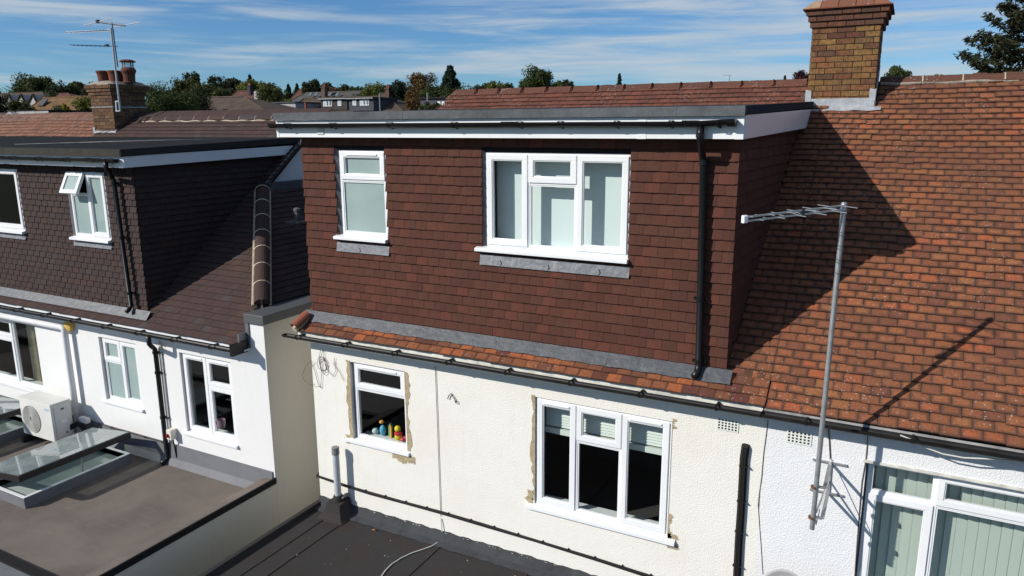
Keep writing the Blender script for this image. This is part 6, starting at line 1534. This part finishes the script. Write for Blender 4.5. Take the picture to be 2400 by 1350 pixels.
def bg_window(parent, x0, x1, z0, z1, y, n=1, pane='far_glass'):
    w = MB().box(x0, x1, y-0.06, y-0.004, z0, z1).build('window', 'white_upvc', parent); k = (x1-x0)/n
    for i in range(n): MB().box(x0+i*k+0.08, x0+(i+1)*k-0.08, y-0.066, y-0.0605, z0+0.09, z1-0.09).build('pane', pane, w)
    return w
def bg_house(name, label, dist, ex0, ex1, ye, rx0, rx1, yr, roofm_, wallm, depth=7.0, group='houses in the background', wall_h=None, ridge=True):
    """house with its ridge along x; pixel columns / rows of eaves and ridge ends at the given distance"""
    e0 = P(ex0, ye, y=dist); e1 = P(ex1, ye, y=dist); zr = P((rx0+rx1)/2, yr, y=dist+depth/2)[2]; r0 = P(rx0, yr, y=dist+depth/2)[0]; r1 = P(rx1, yr, y=dist+depth/2)[0]
    ze = e0[2]*0.5+e1[2]*0.5; x0, x1 = e0[0], e1[0]; y0, y1 = dist, dist+depth; gd = gz((x0+x1)/2, dist)-0.5
    t = thing(name, label, 'house', group, ((x0+x1)/2, dist, gd)); loc = np.array(t.location)
    q = MB(); q.box(x0+0.3-loc[0], x1-0.3-loc[0], 0.35, depth-0.35, 0, ze-loc[2]); q.build('wall', wallm, t)
    V = [(x0, y0, ze), (x1, y0, ze), (x1, y1, ze), (x0, y1, ze), (r0, (y0+y1)/2, zr), (r1, (y0+y1)/2, zr)]
    q = MB(); V2 = [tuple(np.array(v)-loc) for v in V]; q._add(V2, [(0, 1, 5, 4), (1, 2, 5), (2, 3, 4, 5), (3, 0, 4), (3, 2, 1, 0)]); rf = q.build('roof', roofm_, t)
    q = MB(); q.tube([V2[4], V2[5]], 0.13, 6); q.tube([V2[0], V2[4]], 0.10, 6); q.tube([V2[1], V2[5]], 0.10, 6); q.build('ridge', roofm_, rf)
    return t, loc, (x0, x1, y0, y1, ze, zr, r0, r1)
def bg_chimney(t, loc, px_, yt, yb, dist, wpx, m_='far_brick_wall'):
    a = P(px_-wpx/2, yt, y=dist); b = P(px_+wpx/2, yb, y=dist); q = MB(); q.box(a[0]-loc[0], b[0]-loc[0], dist-loc[1], dist-loc[1]+abs(b[0]-a[0]), b[2]-loc[2]-1, a[2]-loc[2]); q.box(a[0]-loc[0]-0.08, b[0]-loc[0]+0.08, dist-loc[1]-0.08, dist-loc[1]+abs(b[0]-a[0])+0.08, a[2]-loc[2]+0.001, a[2]-loc[2]+0.15)
    ch = q.build('chimney', m_, t)
    for s_ in (0.3, 0.7):
        MB().lathe((a[0]-loc[0]+(b[0]-a[0])*s_, dist-loc[1]+abs(b[0]-a[0])/2, a[2]-loc[2]+0.15), [(0.13, 0), (0.11, 0.35), (0.13, 0.4)], 8).build('chimney_pot', 'terracotta', ch)
def bg_dormer(t, loc, px0, px1, yt, yb, dist, wall_m, windows, depth=4.0):
    a = P(px0, yt, y=dist); b = P(px1, yb, y=dist); x0, x1, z0, z1 = a[0]-loc[0], b[0]-loc[0], b[2]-loc[2], a[2]-loc[2]; yy = dist-loc[1]
    d = MB().box(x0, x1, yy, yy+depth, z0, z1-0.12).build('dormer', wall_m, t)
    MB().box(x0-0.25, x1+0.15, yy-0.25, yy+depth, z1-0.119, z1+0.10).build('flat_roof', 'roof_felt_top', d); MB().box(x0-0.22, x1+0.12, yy-0.28, yy-0.251, z1-0.05, z1+0.03).build('fascia', 'old_grey_gutter', d)
    for (wx0, wx1, wy0, wy1, n_) in windows:
        p = P(wx0, wy0, y=dist); q_ = P(wx1, wy1, y=dist); w = MB().box(p[0]-loc[0], q_[0]-loc[0], yy-0.07, yy-0.004, q_[2]-loc[2], p[2]-loc[2]).build('window', 'white_upvc', t)
        k = (q_[0]-p[0])/n_
        for i in range(n_): MB().box(p[0]-loc[0]+i*k+0.06, p[0]-loc[0]+(i+1)*k-0.06, yy-0.08, yy-0.0705, q_[2]-loc[2]+0.07, p[2]-loc[2]-0.07).build('pane', 'far_curtain' if i == 0 else 'far_glass', w)
    return d
# far left group
t, loc, d = bg_house('house', 'house with orange-brown hipped roof and one rooflight left of the left chimney', 58, 48, 262, 268, 100, 215, 228, 'far_orange_roof', 'far_brick_wall')
p = P(113, 243, y=60.6); q = MB(); q.obox((p[0]-loc[0], 60.4-loc[1]-0.45, p[2]-loc[2]+0.12), (0.55, 0, 0), (0, 0.40, 0.42), (0, -0.05, 0.05)); w = q.build('rooflight', 'far_slate_cladding', t)
t, loc, d = bg_house('house', 'distant row house with white gables at the far left', 105, -30, 108, 238, -20, 100, 218, 'far_brown_roof', 'far_shaded_white')
for gx_ in (22, 50, 78):
    a = P(gx_-11, 245, y=104.6); b = P(gx_+11, 245, y=104.6); c = P(gx_, 222, y=104.6); q = MB(); q.prism([a-loc, b-loc, c-loc], (0, 3.0, 0)); q.build('gable', 'far_shaded_white', t)
    q = MB(); q.bar(a-loc+np.array([-0.2, -0.1, 0]), c-loc+np.array([0, -0.1, 0.15]), 0.5, 0.15); q.bar(b-loc+np.array([0.2, -0.1, 0]), c-loc+np.array([0, -0.1, 0.15]), 0.5, 0.15); q.build('gable_roof', 'far_brown_roof', t)
    bg_window(t, a[0]-loc[0]+0.7, b[0]-loc[0]-0.7, a[2]-loc[2]-1.2, a[2]-loc[2]-0.1, -0.0, 2)
t, loc, d = bg_house('house', 'small pink roofed house beside the distant dark trees at the left', 90, 122, 176, 236, 138, 160, 219, 'far_red_roof', 'far_brick_wall')
# blue grey garage with flat roof and little gable
t = thing('garage', 'blue grey flat roofed outbuilding with a small gable behind the faded pink roof', 'outbuilding', None, (P(70, 280, y=26)[0], 26, gz(-20, 26))); loc = np.array(t.location)
a = P(48, 263, y=26); b = P(122, 290, y=26); MB().box(a[0]-loc[0], b[0]-loc[0], 0, 4, 0, a[2]-loc[2]).build('wall', 'far_slate_cladding', t)
MB().box(a[0]-loc[0]-0.1, b[0]-loc[0]+0.1, -0.15, 4, a[2]-loc[2]+0.001, a[2]-loc[2]+0.10).build('roof', 'black_trim', t); MB().box(a[0]-loc[0]-0.1, b[0]-loc[0]+0.1, -0.18, -0.151, a[2]-loc[2]-0.12, a[2]-loc[2]+0.03).build('fascia', 'old_grey_gutter', t)
a = P(8, 284, y=25.6); c = P(30, 267, y=25.6); b = P(54, 284, y=25.6); q = MB(); q.prism([a-loc, b-loc, c-loc], (0, 3.5, 0)); q.build('gable', 'far_dark_cladding', t)
q = MB(); q.bar(a-loc+np.array([-0.15, -0.05, -0.05]), c-loc+np.array([0, -0.05, 0.08]), 0.3, 0.12); q.bar(b-loc+np.array([0.15, -0.05, -0.05]), c-loc+np.array([0, -0.05, 0.08]), 0.3, 0.12); q.build('bargeboard', 'old_grey_gutter', t)
a = P(-30, 264, y=27.5); b = P(22, 285, y=25.0); q = MB(); q.prism([(a[0]-loc[0], 0.0, b[2]-loc[2]-0.2), (b[0]-loc[0], 0.0, b[2]-loc[2]-0.2), (b[0]-loc[0]+0.3, 2.2, a[2]-loc[2]), (a[0]-loc[0], 2.2, a[2]-loc[2])], (0, 0.05, -0.1)); q.build('lean_to_roof', 'far_brown_roof', t)
# brown hipped roof right of the shrubs
t, loc, d = bg_house('house', 'bungalow with brown hipped roof right of the large dark shrub', 52, 452, 626, 263, 486, 572, 228, 'far_brown_roof', 'far_brick_wall')
x0, x1, y0, y1, ze, zr, r0, r1 = d
bg_window(t, P(525, 270, y=52)[0]-loc[0], P(541, 270, y=52)[0]-loc[0], ze-loc[2]-1.1, ze-loc[2]-0.12, 0.35, 2)
t, loc, d = bg_house('house', 'house with red hipped roof and dark chimney behind the bungalow', 80, 520, 612, 240, 556, 586, 214, 'far_red_roof', 'far_shaded_white')
bg_chimney(t, loc, 583, 203, 225, 82, 8, 'far_dark_cladding')
p = P(603, 224, y=79.6); MB().box(p[0]-loc[0]-0.6, p[0]-loc[0]+0.9, -0.4, 0.3, p[2]-loc[2]-1.3, p[2]-loc[2]+0.6).build('side_wall', 'far_shaded_white', t)
# white building
t = thing('outbuilding', 'white flat roofed building beside the autumn tinted tree', 'outbuilding', None, (P(668, 262, y=60)[0], 60, gz(-25, 60))); loc = np.array(t.location)
a = P(642, 242, y=60); b = P(694, 270, y=60); MB().box(a[0]-loc[0], b[0]-loc[0], 0, 5, 0, a[2]-loc[2]).build('wall', 'far_shaded_white', t); MB().box(a[0]-loc[0]-0.1, b[0]-loc[0]+0.1, -0.15, 5, a[2]-loc[2]+0.001, a[2]-loc[2]+0.12).build('roof', 'far_slate_cladding', t)
a = P(658, 252, y=60); b = P(671, 265, y=60); bg_window(t, a[0]-loc[0], b[0]-loc[0], b[2]-loc[2], a[2]-loc[2], 0.0, 1)
# centre houses
t, loc, d = bg_house('house', 'house with two grey dormers and a brown roof in the centre distance', 62, 672, 945, 262, 712, 905, 229, 'far_brown_roof', 'far_brick_wall', 8.0)
bg_dormer(t, loc, 752, 814, 232, 257, 62.3, 'far_dark_cladding', [(758, 779, 234, 249, 3), (792, 801, 234, 248, 1)])
bg_dormer(t, loc, 817, 876, 231, 259, 61.4, 'far_slate_cladding', [(827, 836, 234, 247, 1), (844, 866, 234, 247, 3)])
p = P(717, 247, y=60); q = MB(); q.lathe((p[0]-loc[0], 60-loc[1], p[2]-loc[2]-0.5), [(0.16, 0), (0.13, 0.6), (0.17, 0.65), (0.17, 0.78)], 10); q.build('chimney_pot', 'terracotta', t)
t, loc, d = bg_house('house', 'grey roofed house with four rooflights behind the two dormers', 88, 655, 870, 246, 716, 850, 216, 'far_grey_roof', 'far_brick_wall', 8)
for px_ in (731, 745, 777, 794):
    p = P(px_, 223, y=90.5); q = MB(); q.obox((p[0]-loc[0], 90.2-loc[1], p[2]-loc[2]+0.1), (0.26, 0, 0), (0, 0.24, 0.26), (0, -0.05, 0.04)); q.build('rooflight', 'far_glass', t)
bg_chimney(t, loc, 757, 206, 222, 90, 9)
t, loc, d = bg_house('house', 'red roofed house behind the grey rooflight house', 118, 676, 742, 236, 702, 738, 209, 'far_red_roof', 'far_shaded_white', 7)
bg_chimney(t, loc, 720, 204, 216, 119, 6)
t, loc, d = bg_house('house', 'brown hipped house with square chimney right of the grey dormers', 74, 868, 978, 256, 890, 930, 219, 'far_brown_roof', 'far_brick_wall', 8)
bg_chimney(t, loc, 907, 209, 224, 74.5, 9)
a = P(922, 247, y=71.5); b = P(950, 247, y=71.5); c = P(931, 236, y=71.5); q = MB(); q.prism([a-loc, b-loc, c-loc], (0, 4.5, 0)); q.build('porch_gable', 'far_brown_roof', t)
t, loc, d = bg_house('house', 'small dark red roof just left of the brown hipped house', 100, 832, 872, 234, 842, 866, 220, 'far_red_roof', 'far_shaded_white', 6)
t = thing('outbuilding', 'dark blue grey flat roofed dormer block left of the red tiled ridge', 'outbuilding', None, (P(1025, 250, y=50)[0], 50, gz(-10, 50))); loc = np.array(t.location)
a = P(985, 232, y=50); b = P(1066, 262, y=50); MB().box(a[0]-loc[0], b[0]-loc[0], 0, 5, 0, a[2]-loc[2]).build('wall', 'far_slate_cladding', t); MB().box(a[0]-loc[0]-0.1, b[0]-loc[0]+0.1, -0.15, 5, a[2]-loc[2]+0.001, a[2]-loc[2]+0.12).build('roof', 'black_trim', t)
for x0_, x1_ in ((1026, 1033), (1036, 1043)):
    a = P(x0_, 238, y=50); b = P(x1_, 250, y=50); bg_window(t, a[0]-loc[0], b[0]-loc[0], b[2]-loc[2], a[2]-loc[2], 0.0, 1)
# thin poles on the skyline
for px_, yt, yb, ds, lb in ((1001, 217, 252, 40, 'thin pale pole left of the red tiled ridge'), (889, 220, 256, 45, 'thin dark pole before the brown hipped house'), (1710, 176, 196, 60, 'tiny distant aerial mast above the red ridge')):
    a = P(px_, yt, y=ds); t = MB(); t.tube([(a[0], ds, gz(a[0], ds)), tuple(a)], 0.035, 6)
    if ds == 60: t.tube([(a[0]-0.5, ds, a[2]), (a[0]+0.1, ds, a[2])], 0.02, 5)
    o = t.build('pole', 'galvanised'); tag(o, lb, 'pole')
